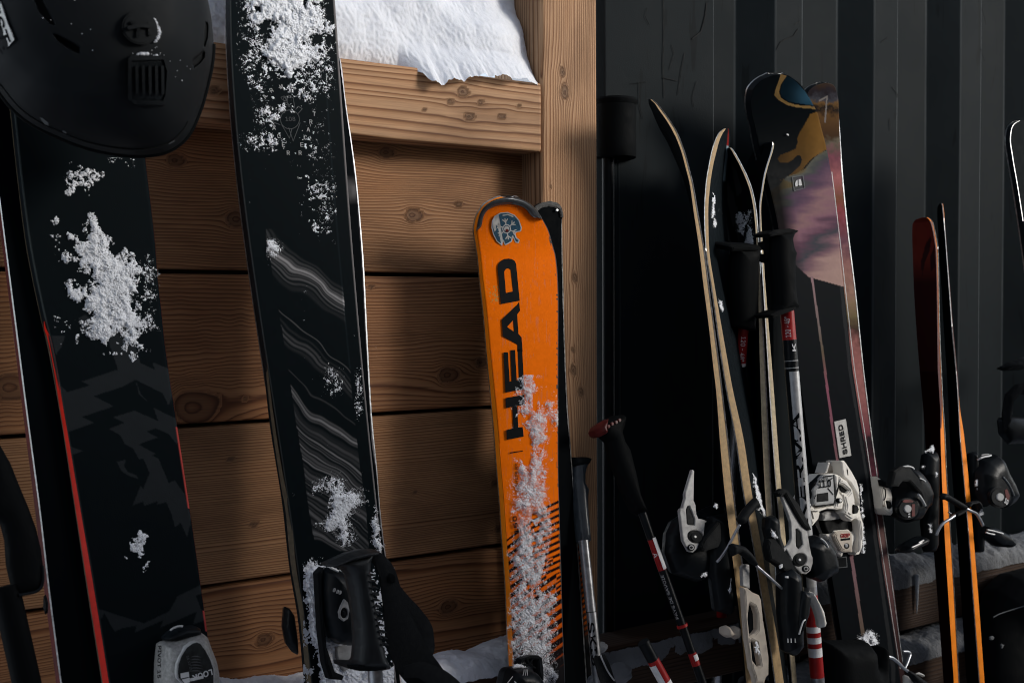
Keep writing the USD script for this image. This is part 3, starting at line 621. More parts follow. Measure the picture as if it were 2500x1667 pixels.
# ---- pair at the left: camouflage print, red sidewalls -------------------------------------------------------------------
camo = thing('twin_tip_ski', 'black ski with grey jagged camouflage print and red sidewall under the helmet', 'ski')
c3 = lambda pts: [(x / 3.647, 820 + y / 3.647) for x, y in pts]
c4 = lambda pts: [(x / 3.672, 1240 + y / 3.672) for x, y in pts]
LIGHT = [c3([(580, 0), (460, 0), (495, 170), (540, 110)]),
         c3([(930, -60), (1160, -60), (1250, 240), (1380, 300), (1355, 232), (1500, 292), (1540, 520), (1500, 620), (1450, 510), (1205, 388), (1100, 448), (835, 535), (600, 500), (800, 440), (728, 405), (1050, 298)]),
         c3([(540, 440), (600, 500), (835, 535), (1012, 625), (730, 720), (840, 770), (600, 858)]), c3([(1205, 388), (1255, 520), (1340, 610), (1240, 520)]),
         c3([(1200, 665), (1410, 757), (1368, 640), (1560, 730), (1600, 830), (1575, 965), (1502, 872), (1385, 820), (1302, 850), (1405, 902), (1232, 965), (1390, 1050), (1300, 1080), (1240, 1100), (1185, 1000), (1112, 962), (1072, 882), (970, 826), (1110, 772), (1008, 722)]),
         c3([(1342, 1060), (1412, 1090), (1502, 1310), (1560, 1282), (1588, 1330), (1640, 1400), (1690, 1568), (1705, 1620), (1665, 1790), (1610, 1660), (1560, 1700), (1525, 1580), (1480, 1475), (1398, 1502), (1402, 1470), (1278, 1512), (1280, 1470), (1180, 1508), (1252, 1332), (1275, 1362), (1332, 1220), (1268, 1068), (1300, 1080)]),
         c3([(1040, 1120), (1120, 1100), (1105, 1160), (1140, 1210), (1220, 1240), (1225, 1270), (1140, 1240), (1080, 1200)]), c3([(630, 985), (738, 1022), (645, 1058)]), c3([(700, -160), (760, -190), (900, -60), (740, -40)]),
         c4([(880, 900), (1290, 1030), (1520, 920), (1590, 790), (1800, 688), (1812, 760), (1755, 782), (1800, 900), (1840, 1000), (1730, 1040), (1765, 925), (1435, 1070), (1465, 1000), (1205, 1115), (1225, 1050), (1090, 1075), (1030, 1105), (1000, 1060), (935, 935), (900, 1000)])]
def camo_paint(px, py, u):
    c = np.broadcast_to(BLK * 1.0, px.shape + (3,)).copy()
    for p in LIGHT: c[inside(px, py, p)] = (.0185, .0215, .0235)
    c[u < .012] = (.05, .06, .06); c[(u > .985) & (py > 1042) & (py < 1240)] = (.42, .06, .05); c[(u > .985) & (py > 1490) & (py < 1540)] = (.35, .05, .045)
    return c
P_camo = Plane((200, 300), -.115, (380, 1667), -.215)
camo_rows = [(60, 8, 318), (140, 14, 330), (270, 33, 341), (400, 47, 356), (590, 71, 378), (690, 90, 386), (750, 103, 393), (790, 112, 397), (820, 119.5, 400), (902, 136.5, 411), (1045, 162, 433), (1250, 197, 464), (1430, 228, 490), (1530, 244, 504), (1667, 266, 522), (1760, 280, 534)]
flat_ski(camo, camo_rows, P_camo, .013, camo_paint, 'top_matt', cols=120, dpx=2.2, wall_l='black', wall_r='redwall', edge='olive')
# its red sidewall as seen from the left: the ski is turned, so the wall shows beside the topsheet
def wallstrip(t, rows, plane, mat, name='sidewall', off0=0.0, off1=-.012):
    rows = np.array(sorted(rows), float); s = rows[:, 0]; py = np.linspace(s[0], s[-1], 200)
    a, b = PchipInterpolator(s, rows[:, 1])(py), PchipInterpolator(s, rows[:, 2])(py)
    A, B = plane.hit(a, py, off0), plane.hit(b, py, off1)
    return put(t, name, *fix(*strip(A, B), plane.n - .3 * plane.u), M[mat], True)
wallstrip(camo, [(785, 109, 107), (800, 112, 107.5), (820, 121.5, 114), (1000, 155, 147), (1250, 197.5, 186), (1450, 231.5, 217), (1667, 266, 251), (1760, 280, 264)], P_camo, 'redwall', off1=-.006)
wallstrip(camo, [(790, 108, 106.6), (820, 114, 112), (1000, 147, 145), (1250, 186, 183.6), (1450, 217, 214), (1667, 251, 248), (1760, 264, 261)], P_camo, 'olive', off0=-.006, off1=-.0075)
fs = anyof(blob([(195, 425), (165, 455), (150, 470), (190, 480)], 26), blob([(205, 520), (232, 512), (250, 545), (265, 590), (300, 620), (345, 660), (340, 700), (330, 735), (345, 725), (340, 760), (360, 790), (350, 850), (310, 848), (290, 810), (262, 838), (222, 838), (195, 800), (215, 770), (175, 720), (160, 690), (215, 700), (235, 680), (175, 640), (215, 590)], 30),
           specks(160, 580, 36, 110, -.05), specks(165, 630, 20, 26, .2), specks(195, 450, 45, 50, .05), specks(225, 425, 26, 24, .15), specks(285, 395, 40, 35, -.1), specks(355, 690, 30, 60, -.2), specks(180, 800, 40, 60, -.2), specks(345, 1330, 40, 55, -.02), specks(380, 1390, 70, 60, -.12), specks(300, 860, 70, 40, .02))
snow_patch(camo, P_camo, (105, 385, 395, 900), lambda x, y, f_=fs: f_(x, y) - .04 - .16 * np.clip((y - 690) / 60, 0, 1), .009, 1.35, seed=4)
snow_patch(camo, P_camo, (300, 1290, 450, 1420), specks(348, 1345, 45, 60, .08), .004, 1.8, seed=5)
snow_patch(camo, P_camo, (340, 1540, 400, 1660), specks(358, 1592, 16, 14, .2), .004, 1.8, seed=6)

camo2 = thing('twin_tip_ski', 'ski with bare black base and dull red sidewall, leftmost in the picture', 'ski')
flat_ski(camo2, [(60, -58, 200), (560, 8, 230), (650, 20, 240), (820, 41, 260), (1000, 64, 280), (1250, 97, 305), (1450, 120, 330), (1667, 148, 350), (1760, 160, 360)], P_camo.back(-.0165), .012, const((.0022, .0034, .0044)), 'top_matt', cols=10, dpx=6, wall_l='red_dull', wall_r='red_dull', top_name='base', base='top_plain' if False else 'base')
wallstrip(camo2, [(60, -56, -58), (560, 10, 7), (820, 43.5, 40), (1000, 66.5, 63), (1250, 99.5, 96), (1450, 123, 119), (1667, 151, 147), (1760, 163, 159)], P_camo.back(-.016), 'steel', 'steel_edge', off0=.0003, off1=-.001)
wallstrip(camo2, [(60, -58, -66), (560, 7, 0), (820, 40, 33), (1000, 63, 55), (1250, 96, 86), (1450, 119, 109), (1667, 147, 137), (1760, 159, 148)], P_camo.back(-.016), 'red_dull', off0=-.001, off1=-.008)

# ---- pair in the middle: black with marbled panel -----------------------------------------------------------------------------
arm = thing('wide_freeride_ski', 'wide black ski with grey marbled panel and snow stuck on its upper part', 'ski')
P_arm = Plane((700, 0), -.100, (830, 1667), -.165)
arm_rows = [(-90, 561, 809), (0, 563, 817), (112, 562, 827), (140, 563, 829), (268, 571, 835), (332, 579, 839), (420, 587, 846), (499, 594, 851), (609, 607, 862), (748, 634, 873), (820, 645, 880), (930, 656, 891), (1067, 675, 902), (1190, 697, 914), (1240, 709, 920), (1376, 722, 936), (1512, 744, 952), (1667, 760, 968), (1760, 770, 978)]
def faired(rows, deg=4):
    r = np.array(rows, float); y = (r[:, 0] - 800) / 800
    return [(a, np.polyval(np.polyfit(y, r[:, 1], deg), t), np.polyval(np.polyfit(y, r[:, 2], deg), t)) for a, t in zip(r[:, 0], y)]
arm_rows = faired(arm_rows)
PL = PchipInterpolator([540, 574, 641, 786, 902, 1007, 1108, 1187, 1250, 1294, 1400, 1700], [648, 650, 661, 685, 704, 719, 736, 747, 755.5, 763, 780, 830])
PR = PchipInterpolator([540, 680, 775, 900, 1061, 1176, 1240, 1340, 1700], [822, 835, 843, 854, 870, 884, 893, 901, 940])
MARB = [(566, .05, 5), (578, .13, 5), (590, .20, 6), (601, .62, 7), (612, .45, 5), (622, .14, 3), (630, .24, 4), (642, .12, 4), (655, .05, 8), (752, .22, 2.5), (775, .05, 5), (792, .13, 6), (806, .17, 6), (822, .06, 8), (905, .11, 3), (955, .22, 5), (966, .40, 6), (976, .15, 5), (1000, .05, 12), (1012, .14, 8), (1025, .10, 8), (1040, .36, 4), (1050, .12, 4), (1058, .20, 3), (1072, .10, 7),
        (1080, .40, 3), (1092, .23, 6), (1103, .22, 5), (1112, .34, 4), (1128, .06, 6), (1140, .17, 7), (1153, .25, 7), (1165, .07, 5), (1175, .20, 3), (1188, .06, 6), (1206, .19, 7), (1222, .10, 6), (1236, .20, 6), (1250, .09, 5), (1262, .26, 6), (1275, .12, 5), (1288, .30, 6), (1298, .16, 4)]
def arm_paint(px, py, u):
    c = np.broadcast_to(BLK, px.shape + (3,)).copy()
    s = (px - PL(np.clip(py, 540, 1700))) / (PR(np.clip(py, 540, 1700)) - PL(np.clip(py, 540, 1700)))
    q = np.stack([px / 70, py / 70, 0 * px], -1)
    amp = np.interp(py, [560, 700, 850, 950, 1100, 1320], [128, 128, 150, 150, 105, 120])
    wob = (meshkit.noise(q * [1.2, .9, 1], 2) - .5) * 34 + (meshkit.noise(q * 2.6, 3) - .5) * 8
    w = py - amp * (np.clip(s, 0, 1) ** np.interp(py, [700, 1240, 1330], [.88, .95, 1.5])) + wob
    I = np.zeros_like(px)
    for y0, a, wd in MARB: I = np.maximum(I, a * np.exp(-np.abs((w - y0) / (wd * .85)) ** 2.2))
    I *= .75 + .5 * meshkit.noise(np.stack([w / 2.1, s * 1.5, 0 * w], -1), 6)
    on = (s > 0) & (s < 1) & (py > 560) & (py < 1345)
    I = np.where(on, I, 0)
    c += (I ** 1.2)[..., None] * np.array([.46, .44, .44])
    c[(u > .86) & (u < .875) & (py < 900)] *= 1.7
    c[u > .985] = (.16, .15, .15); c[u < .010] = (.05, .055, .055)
    return c
flat_ski(arm, arm_rows, P_arm, .014, arm_paint, 'top', cols=130, dpx=2.2, wall_l='black', wall_r='black')
wallstrip(arm, [(760, 637, 636), (850, 648, 644), (1000, 666, 659), (1190, 697, 687), (1240, 709, 696), (1376, 722, 710), (1512, 744, 733), (1667, 760, 748), (1760, 770, 757)], P_arm, 'tan' if False else 'olive', off1=-.007)
wallstrip(arm, [(760, 636, 634), (1000, 659, 654), (1240, 696, 690), (1376, 710, 705), (1512, 733, 727), (1667, 748, 742), (1760, 757, 751)], P_arm, 'black_matt', off0=-.007, off1=-.011)
fs = anyof(blob([(585, -60), (600, 10), (610, 60), (630, 80), (650, 70), (660, 60), (672, 62), (650, 100), (640, 140), (665, 160), (690, 175), (705, 195), (720, 165), (750, 150), (762, 110), (772, 80), (800, 78), (805, 60), (790, 35), (785, -60)], 26),
           specks(650, 130, 60, 80, -.12), specks(720, 200, 80, 60, -.22), specks(745, 110, 60, 55, -.02), specks(655, 285, 36, 38, -.18), specks(770, 170, 45, 40, -.25), specks(700, 265, 40, 20, -.18), specks(630, 190, 40, 110, -.42), specks(650, 345, 60, 26, -.22), specks(745, 360, 60, 60, -.42), specks(775, 500, 55, 90, -.26), specks(773, 555, 14, 20, .15))
hole = blob([(618, 15), (640, 10), (640, 35), (622, 32)], 8); hole2 = blob([(740, -10), (752, -10), (748, 25), (738, 20)], 6); hole3 = blob([(628, 60), (650, 48), (664, 50), (648, 82), (632, 84)], 8)
hole4 = blob([(765, 85), (790, 82), (785, 110), (760, 108)], 10)
fs2 = lambda x, y: fs(x, y) - 1.6 * np.clip(np.max([hole(x, y), hole2(x, y), hole3(x, y), hole4(x, y)], axis=0) + .2, 0, 1)
snow_patch(arm, P_arm, (575, -60, 822, 600), fs2, .010, 1.4, off=.0010, seed=11)
fs = anyof(blob([(808, 1200), (880, 1200), (886, 1225), (850, 1260), (855, 1310), (838, 1325), (828, 1290), (800, 1298), (782, 1280), (805, 1255)], 16), blob([(918, 1240), (928, 1290), (920, 1310), (938, 1330), (925, 1355), (910, 1320), (908, 1270)], 9), specks(800, 1185, 40, 25, .0), specks(665, 605, 20, 22, .2) , specks(810, 930, 22, 30, .10), specks(877, 960, 9, 50, .25), specks(765, 1380, 20, 20, .1))
snow_patch(arm, P_arm, (650, 570, 945, 1400), fs, .006, 1.5, off=.0012, seed=12)
fs = lambda x, y: .35 + anyof(blob([(750, 1393), (784, 1388), (777, 1470), (784, 1540), (794, 1572), (773, 1572), (760, 1500)], 8), blob([(790, 1560), (830, 1560), (860, 1640), (1000, 1640), (1000, 1750), (800, 1750), (786, 1640)], 9), blob([(815, 1570), (868, 1570), (868, 1640), (830, 1645)], 8), blob([(795, 1395), (805, 1390), (815, 1440), (800, 1430)], 5))(x, y)
snow_patch(arm, P_arm, (740, 1380, 962, 1740), lambda x, y, f_=fs: f_(x, y) + .25, .014, 1.6, off=.0012, seed=13, mat='snow')
# print: the ring of letters and the line emblem
for ch, x, y, rot in [('A', 654, 237, -58), ('R', 668, 222, -35), ('M', 689, 213, -15), ('A', 713, 214, 2), ('D', 736, 225, 28), ('A', 751, 242, 52),
                      ('T', 766, 279, 8), ('R', 758, 298, 6), ('A', 752, 317, 6), ('C', 744, 336, 8), ('E', 736, 354, 4), ('R', 732, 374, 4), ('A', 669, 313, 0), ('C', 681, 333, 0), ('E', 691, 354, 4), ('R', 703, 374, 4)]:
    h = 9.5; c, s = math.cos(math.radians(rot)), math.sin(math.radians(rot)); w = 4.2
    letters(arm, ch, (x - w * c + h / 2 * s, y - w * s + h / 2 * c), (x + w * c + h / 2 * s, y + w * s + h / 2 * c), h, P_arm, .0018, M['grey_print'], name='letter')
def line(t, pts, plane, front, wpx, mat, name='emblem_line'):
    two = plane.two(plane.hit(*np.array(pts, float).T, front))
    sc = np.linalg.norm(two[1] - two[0]) / np.linalg.norm(np.subtract(pts[1], pts[0]))
    return put(t, name, *prism(sg.LineString(two).buffer(wpx * sc / 2, cap_style=2), plane, front, .0004, 0), M[mat], False)
w_ = np.linspace(0, 2 * np.pi, 40); line(arm, list(zip(708 + 23 * np.cos(w_), 292 + 23 * np.sin(w_))), P_arm, .0018, 1.3, 'dim_print')
for pts in ([(688, 305), (707, 338), (713, 314)], [(705, 312), (716, 345), (733, 300)], [(685, 285), (660, 296), (684, 305)], [(697, 268), (692, 240), (704, 233), (716, 240), (720, 265)], [(704, 262), (700, 240), (708, 238)], [(722, 268), (728, 260), (738, 266), (726, 280)], [(690, 245), (686, 238), (694, 235), (708, 262)]):
    line(arm, pts, P_arm, .0018, 1.3, 'dim_print')
letters(arm, '108', (696, 296), (721, 296), 9, P_arm, .0018, M['dim_print'])

arm2 = thing('wide_freeride_ski', 'second black ski half hidden behind the marbled one, its edge catching light', 'ski')
def arm2_paint(px, py, u):
    c = np.broadcast_to(np.array([.003, .0042, .0052]), px.shape + (3,)).copy()
    k = np.clip((py - 428) / 30, 0, 1) * np.clip((500 - py) / 30, 0, 1) * (px > 846)
    c += (k * (.06 + .05 * meshkit.noise(np.stack([px / 9, py / 12, 0 * px], -1), 3)))[..., None] * np.array([1, .95, .95])
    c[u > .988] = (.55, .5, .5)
    return c
flat_ski(arm2, [(143, 760, 830), (160, 700, 834), (268, 690, 846), (332, 690, 857), (420, 690, 867), (440, 690, 870), (534, 695, 878), (641, 700, 886), (820, 715, 895), (902, 720, 900), (1012, 730, 906), (1080, 740, 911), (1149, 760, 920), (1250, 770, 928.5), (1343, 780, 940), (1400, 785, 949), (1512, 795, 962), (1667, 810, 980), (1760, 815, 990)],
         P_arm.back(-.0185), .012, arm2_paint, 'top_matt', cols=60, dpx=4, wall_r='black', top_name='base')
wallstrip(arm2, [(143, 829, 830.5), (268, 845, 847), (420, 866, 868.5), (534, 877, 879.5), (641, 885, 888), (820, 894, 897), (1012, 905, 908), (1149, 919, 921), (1250, 927.5, 929), (1400, 948, 949)], P_arm.back(-.018), 'steel', 'steel_edge', off0=.0004, off1=-.0002)

# ---- the orange pair ------------------------------------------------------------------------------------------------------------
head = thing('piste_ski', 'bright orange ski with big black lettering, snow down its lower half', 'ski')
P_head = Plane((1250, 480), -.086, (1310, 1667), -.135)
h2 = lambda pts: [(1100 + x / 3.92, 460 + y / 3.92) for x, y in pts]
h3 = lambda pts: [(1100 + x / 3.92, 860 + y / 3.92) for x, y in pts]
head_rows = [(482.5, 1243, 1246), (484, 1230, 1260), (488, 1214, 1273), (493, 1203, 1284), (503, 1188, 1299), (515, 1179, 1310), (531, 1170.5, 1322), (548, 1166, 1332), (562, 1164, 1339), (600, 1169, 1350), (626, 1173, 1357), (677, 1178, 1362), (753, 1187, 1364), (860, 1197, 1363.5), (988, 1210, 1363), (1064, 1217, 1363), (1115, 1221, 1363), (1217, 1230, 1365), (1260, 1233, 1366.5), (1319, 1237, 1368), (1379, 1242, 1370), (1453, 1247, 1372), (1528, 1250, 1374), (1617, 1254, 1378), (1667, 1257, 1380), (1760, 1262, 1384)]
ORG = np.array([.80, .150, .004])
CAPL = [(1164, 566), (1173, 556), (1178, 532), (1186, 516), (1198, 507), (1215, 500), (1243, 498), (1270, 503), (1285, 511), (1296, 526), (1306, 531), (1330, 533), (1330, 400), (1150, 400), (1150, 566)]
LET = [h2([(482, 1106), (449, 765), (452, 735), (463, 712), (485, 692), (515, 676), (555, 671), (590, 678), (615, 695), (628, 725), (662, 1075)]),
       h2([(490, 1255), (640, 1110), (656, 1085), (666, 1170), (638, 1205), (650, 1392), (680, 1425), (690, 1560), (640, 1560), (640, 1495), (500, 1412)]),
       h3([(507, 0), (549, 0), (566, 280), (586, 276), (573, -20), (617, -24), (634, 268), (655, 265), (643, -28), (686, -34), (705, 352), (525, 384)]),
       h3([(525, 436), (703, 405), (712, 500), (640, 512), (647, 718), (690, 712), (700, 805), (540, 834), (533, 742), (601, 726), (592, 520), (530, 533)]),
       h3([(568, 955), (692, 938), (692, 946), (569, 966)])]
LETH = [h2([(530, 1000), (513, 795), (530, 772), (555, 763), (575, 778), (598, 985)]), h2([(541, 1325), (600, 1258), (608, 1372)])]
def head_paint(px, py, u):
    c = np.broadcast_to(ORG, px.shape + (3,)).copy()
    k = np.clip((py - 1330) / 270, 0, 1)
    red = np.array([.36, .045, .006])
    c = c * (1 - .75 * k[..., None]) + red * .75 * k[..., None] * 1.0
    dark = np.zeros(px.shape, bool)
    right = px > 1297
    ph = (py + .60 * (px - 1366)) / np.interp(py, [1200, 1400, 1700], [21.5, 20.5, 21.0])
    fr_ = ph - np.floor(ph)
    duty = np.interp(py, [1215, 1300, 1450, 1560, 1640], [.40, .46, .50, .58, 1.0])
    s_r = right & (py + .60 * (px - 1366) > 1216); s_l = (~right) & (py + .75 * (px - 1237) > 1316)
    phl = (py + .72 * (px - 1237)) / 20.5; fl_ = phl - np.floor(phl)
    dark |= s_r & (fr_ < duty); dark |= s_l & (fl_ < duty)
    gl = np.floor(px / 13 + np.floor(ph) * .37 * 3)
    blocky = s_r & (py > 1355) & (py < 1450) & ((np.sin(gl * 12.9 + np.floor(ph) * 78.2) * 43758.5) % 1 > .62)
    dark ^= blocky & (fr_ > .2) & (fr_ < .8)
    c[dark] = (.010, .0045, .005)
    wear = meshkit.noise(np.stack([px / 1.6, py / 46, 0 * px], -1), 12); c[wear > .86] = c[wear > .86] * .8 + .035
    chip = (u > .965) & (meshkit.noise(np.stack([px / 3, py / 5, 0 * px], -1), 14) > .74); c[chip] = (.10, .07, .05)
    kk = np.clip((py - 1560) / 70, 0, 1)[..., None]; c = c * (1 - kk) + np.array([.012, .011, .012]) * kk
    c[inside(px, py, [(1164, 562), (1186, 700), (1192, 760), (1184, 760), (1168, 600)]) & (meshkit.noise(np.stack([px / 9, py / 60, 0 * px], -1), 4) > .45)] = ORG * [1.1, 1.25, 1]
    sc = inside(px, py, [(1193, 700), (1215, 698), (1222, 715), (1216, 735), (1195, 738)]) & (meshkit.noise(np.stack([px / 3, py / 3, 0 * px], -1), 5) > .62); c[sc] = (.50, .22, .05)
    c[u > .99] = (.05, .055, .06)
    return c
tipbend = lambda py: .045 * np.clip((640 - py) / 160, 0, 1) ** 2
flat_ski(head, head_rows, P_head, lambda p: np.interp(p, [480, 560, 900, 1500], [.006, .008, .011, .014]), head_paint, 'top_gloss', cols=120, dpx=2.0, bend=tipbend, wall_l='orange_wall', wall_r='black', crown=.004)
def decal(t, name, poly, plane, bendf, lift, mat, th=.0003):
    q = poly if isinstance(poly, sg.base.BaseGeometry) else sg.Polygon(poly)
    out = []
    for g in getattr(q, 'geoms', [q]):
        mm = trimesh.creation.extrude_polygon(g.segmentize(5), .1, engine='earcut').subdivide()
        v = np.array(mm.vertices); out.append(fix(plane.hit(v[:, 0], v[:, 1], bendf(v[:, 1]) + lift - th * (v[:, 2] < .05)), np.array(mm.faces), plane.n))
    return put(t, name, *join(*out), mat, False)
def capmesh():
    inner = [(1166, 561), (1175, 553), (1180, 532), (1187, 518), (1199, 509), (1216, 502), (1243, 499.5), (1270, 504), (1284, 512), (1295, 526), (1303, 531), (1322, 533)]
    outer = [(1161.5, 566), (1164, 552), (1168, 532), (1176, 513), (1187, 500.5), (1207, 488.5), (1243, 481), (1274, 487), (1300, 502), (1313, 516), (1320, 527), (1325, 536)]
    w = np.linspace(0, 1, 60); s0 = np.linspace(0, 1, 12)
    I, O = PchipInterpolator(s0, np.array(inner))(w), PchipInterpolator(s0, np.array(outer))(w)
    prof = [(0.0, .0015), (.06, .0045), (.35, .0062), (.65, .0058), (.9, .003), (1.0, -.001), (1.0, -.010), (.3, -.011)]
    rows_ = []
    for k, o in prof:
        p = I * (1 - k) + O * k; rows_.append(P_head.hit(p[:, 0], p[:, 1], tipbend(p[:, 1]) + o + .0035))
    V = np.array(rows_); put(head, 'tip_guard', *fix(V.reshape(-1, 3), grid_faces(len(prof), 60), P_head.n), M['tip'], True)
M['tip'] = plain('tip_guard', (.05, .052, .055), .22, metal=.5, vary=.2, scale=40, bump=.05)
capmesh()
for k, p in enumerate(LET):
    g = sg.Polygon(p).buffer(0)
    for h in LETH: g = g.difference(sg.Polygon(h))
    decal(head, 'letter', g, P_head, tipbend, .0043, 'black_print')
def sticker():
    g = 2.2
    st = [(1201, 540), (1207, 528), (1222, 519), (1240, 518), (1257, 525), (1268, 538), (1274, 556), (1272, 565), (1258, 568), (1261, 580), (1269, 586), (1266, 594), (1258, 592), (1252, 578), (1250, 590), (1240, 596), (1233, 599), (1228, 588), (1226, 600), (1213, 590), (1204, 573), (1200, 556)]
    D = lambda nm, g, k, mt: decal(head, nm, g, P_head, tipbend, .0046 + .0003 * k, mt)
    S = sg.Polygon(st); D('sticker', S, 0, 'sticker')
    D('sticker_print', S.buffer(-2.6).difference(sg.Polygon([(1196, 548), (1204, 526), (1216, 518), (1221, 540), (1226, 575), (1231, 604), (1225, 604), (1216, 556), (1207, 545)])), 1, 'blue')
    D('sticker_print', sg.Polygon([(1203, 541), (1209, 542), (1212, 560), (1208, 566), (1204, 556)]), 1.5, 'sticker'); D('sticker_print', sg.LineString([(1228, 526), (1240, 524), (1252, 529)]).buffer(1.4), 2, 'sticker')
    cxy = (1237, 559)
    for a in range(0, 360, 60):
        c, s = math.cos(math.radians(a + 20)), math.sin(math.radians(a + 20))
        f_ = lambda r, l: (cxy[0] + c * r - s * l, cxy[1] + s * r * 1.05 + c * l)
        D('flake_arm', sg.LineString([f_(11, 0), f_(24, 0)]).buffer(1.4), 2, 'sticker'); D('flake_arm', sg.LineString([f_(22, -6), f_(16, 0), f_(22, 6)]).buffer(1.3), 2, 'sticker')
    for k, (r_, mt) in enumerate(((11.5, 'grey_print'), (9, 'blue'), (7, 'sticker'))): D('sticker_print', sg.Polygon(ellipse(*cxy, r_ * .92, r_)), 2.5 + k * .5, mt)
    D('sticker_print', sg.Polygon(ellipse(1238, 563, 4, 4)), 4.5, 'red_dull')
sticker()
for k, (a, b, h) in enumerate([((1266, 1188), (1264, 1130), 9), ((1266, 1304), (1260, 1258), 11)]):
    letters(head, ('SHAPE RX', '150')[k], a, b, h, P_head, .0045, M['black_print'], bold=(k == 1))
fs = anyof(blob([(1276, 946), (1290, 940), (1306, 944), (1312, 980), (1326, 1012), (1328, 1050), (1320, 1090), (1323, 1150), (1320, 1200), (1334, 1240), (1336, 1280), (1322, 1340), (1330, 1400), (1344, 1460), (1348, 1667), (1340, 1760), (1262, 1760), (1258, 1640), (1258, 1480), (1262, 1390), (1265, 1330), (1262, 1230), (1266, 1150), (1285, 1110), (1286, 1060), (1278, 1010)], 22),
           specks(1345, 1010, 22, 40, -.12), specks(1290, 935, 25, 25, .05), specks(1262, 1005, 10, 22, .05))
cut = anyof(blob([(1296, 1240), (1330, 1262), (1310, 1330), (1300, 1370), (1290, 1330), (1284, 1300)], 12), blob([(1284, 1420), (1340, 1425), (1330, 1462), (1300, 1470), (1282, 1450)], 14), blob([(1300, 960), (1318, 960), (1310, 1010), (1300, 1000)], 5), blob([(1276, 1060), (1296, 1080), (1300, 1140), (1290, 1160), (1270, 1110)], 12))
fs2 = lambda x, y: fs(x, y) * .95 + .12 - 1.1 * np.clip(cut(x, y) + .5, 0, 1.2)
snow_patch(head, P_head, (1236, 915, 1362, 1740), fs2, .009, 1.35, off=.0036, seed=21, mat='snow_thin', solid=.80)

head2 = thing('piste_ski', 'second ski of the orange pair showing only its black base behind', 'ski')
P_head2 = P_head.back(-.0165)
flat_ski(head2, [(492.5, 1342, 1346), (496, 1328, 1361), (501, 1318, 1367), (508, 1309, 1371), (520, 1306, 1374), (531, 1305, 1373), (560, 1290, 1371), (639, 1270, 1372.5), (817, 1265, 1377), (860, 1265, 1378.5), (988, 1270, 1384), (1115, 1280, 1394), (1260, 1290, 1404), (1319, 1300, 1409), (1468, 1305, 1418.5), (1647, 1310, 1430.5), (1760, 1315, 1438)],
         P_head2, .010, const((.0022, .003, .0038)), 'top_matt', cols=12, dpx=4, wall_r='black', top_name='base')
wallstrip(head2, [(535, 1370, 1372), (639, 1371.5, 1374), (817, 1376, 1378.5), (988, 1383, 1385.5), (1115, 1393, 1395.5), (1260, 1403, 1406), (1468, 1417.5, 1420.5), (1647, 1429.5, 1432.5), (1760, 1437, 1440)], P_head2, 'steel', 'steel_edge', off0=.0006, off1=-.0006)
def stripe_paint(px, py, u):
    c = np.broadcast_to(ORG * .5, px.shape + (3,)).copy(); ph = (py + .6 * px) / 14; c[(ph - np.floor(ph)) < .55] = (.012, .01, .011)
    k = np.clip((1560 - py) / 60, 0, 1)[..., None]; return c * k + (1 - k) * .012
flat_ski(head2, [(1235, 1403, 1405), (1320, 1410, 1417), (1468, 1420, 1430), (1560, 1426, 1437), (1647, 1432, 1444), (1760, 1440, 1452)], P_head2.back(-.006), .002, stripe_paint, 'top', cols=8, dpx=2.5, top_name='topsheet_flank')
plate(head2, 'tip_guard', [(1303, 513), (1309, 503), (1324, 494.5), (1345, 490.5), (1362, 494.5), (1371, 503), (1376, 518), (1377, 531), (1370, 530), (1366, 513), (1354, 506), (1340, 504), (1324, 507), (1312, 517)], P_head2, .004, .012, M['black'], .002)
plate(head2, 'rivet', ellipse(1361, 513, 3, 3), P_head2, .006, .003, M['metal'], .0006)

# ---- the pair with gold sidewalls whose tips curl apart ------------------------------------------------------------------------
P_tan = Plane((1700, 400), -.17, (1850, 1667), -.262)
tanA = thing('curved_tip_ski', 'ski seen edge on with gold sidewall, its tip curling to the left', 'ski')
rA = [(243, 1588, 1592, 1583), (247, 1592, 1597, 1583), (254, 1599, 1605, 1584), (268, 1608, 1616, 1590), (290, 1624, 1632, 1599), (318, 1641, 1650, 1612), (345, 1654, 1662, 1628), (376, 1665, 1673, 1642), (410, 1674, 1682, 1657), (450, 1684, 1692, 1672), (520, 1694, 1704, 1688), (600, 1706, 1718, 1702), (700, 1718, 1731, 1714), (800, 1731, 1744, 1727), (900, 1742, 1757, 1738), (950, 1748, 1763, 1744), (1080, 1758, 1778, 1754), (1200, 1769, 1791, 1765), (1300, 1781, 1803, 1777), (1450, 1799, 1822, 1795), (1560, 1812, 1834, 1808), (1667, 1822, 1844, 1818), (1760, 1830, 1853, 1826)]
dA = lambda p: np.interp(p, [243, 250, 270, 330, 450, 1800], [.012, .03, .05, .085, .10, .095])
side_ski(tanA, rA, dA, P_tan, ('tan', 'tan'), const((.0035, .0046, .0055)), 'top', edge_at='b')
tanB = thing('curved_tip_ski', 'ski seen edge on with gold sidewall and red and pale line near its tip', 'ski')
rB = [(314, 1768, 1772, 1779), (318, 1761, 1770, 1781), (325, 1754, 1765, 1782), (345, 1744, 1756, 1783), (371, 1736, 1749, 1782), (400, 1730, 1742, 1780), (450, 1722, 1734, 1776), (520, 1718, 1729, 1772), (600, 1721, 1731, 1778), (700, 1735, 1745, 1790), (770, 1745, 1757, 1800), (850, 1756, 1771, 1812), (940, 1770, 1787, 1826), (1080, 1796, 1817, 1852), (1200, 1813, 1835, 1866), (1300, 1832, 1853, 1876), (1450, 1857, 1878, 1894), (1560, 1876, 1898, 1910), (1667, 1891, 1914, 1924), (1760, 1905, 1928, 1938)]
def rbx(r):  # the face lies to the right of the sidewall
    return [(y, b, a, f) for y, a, b, f in r]
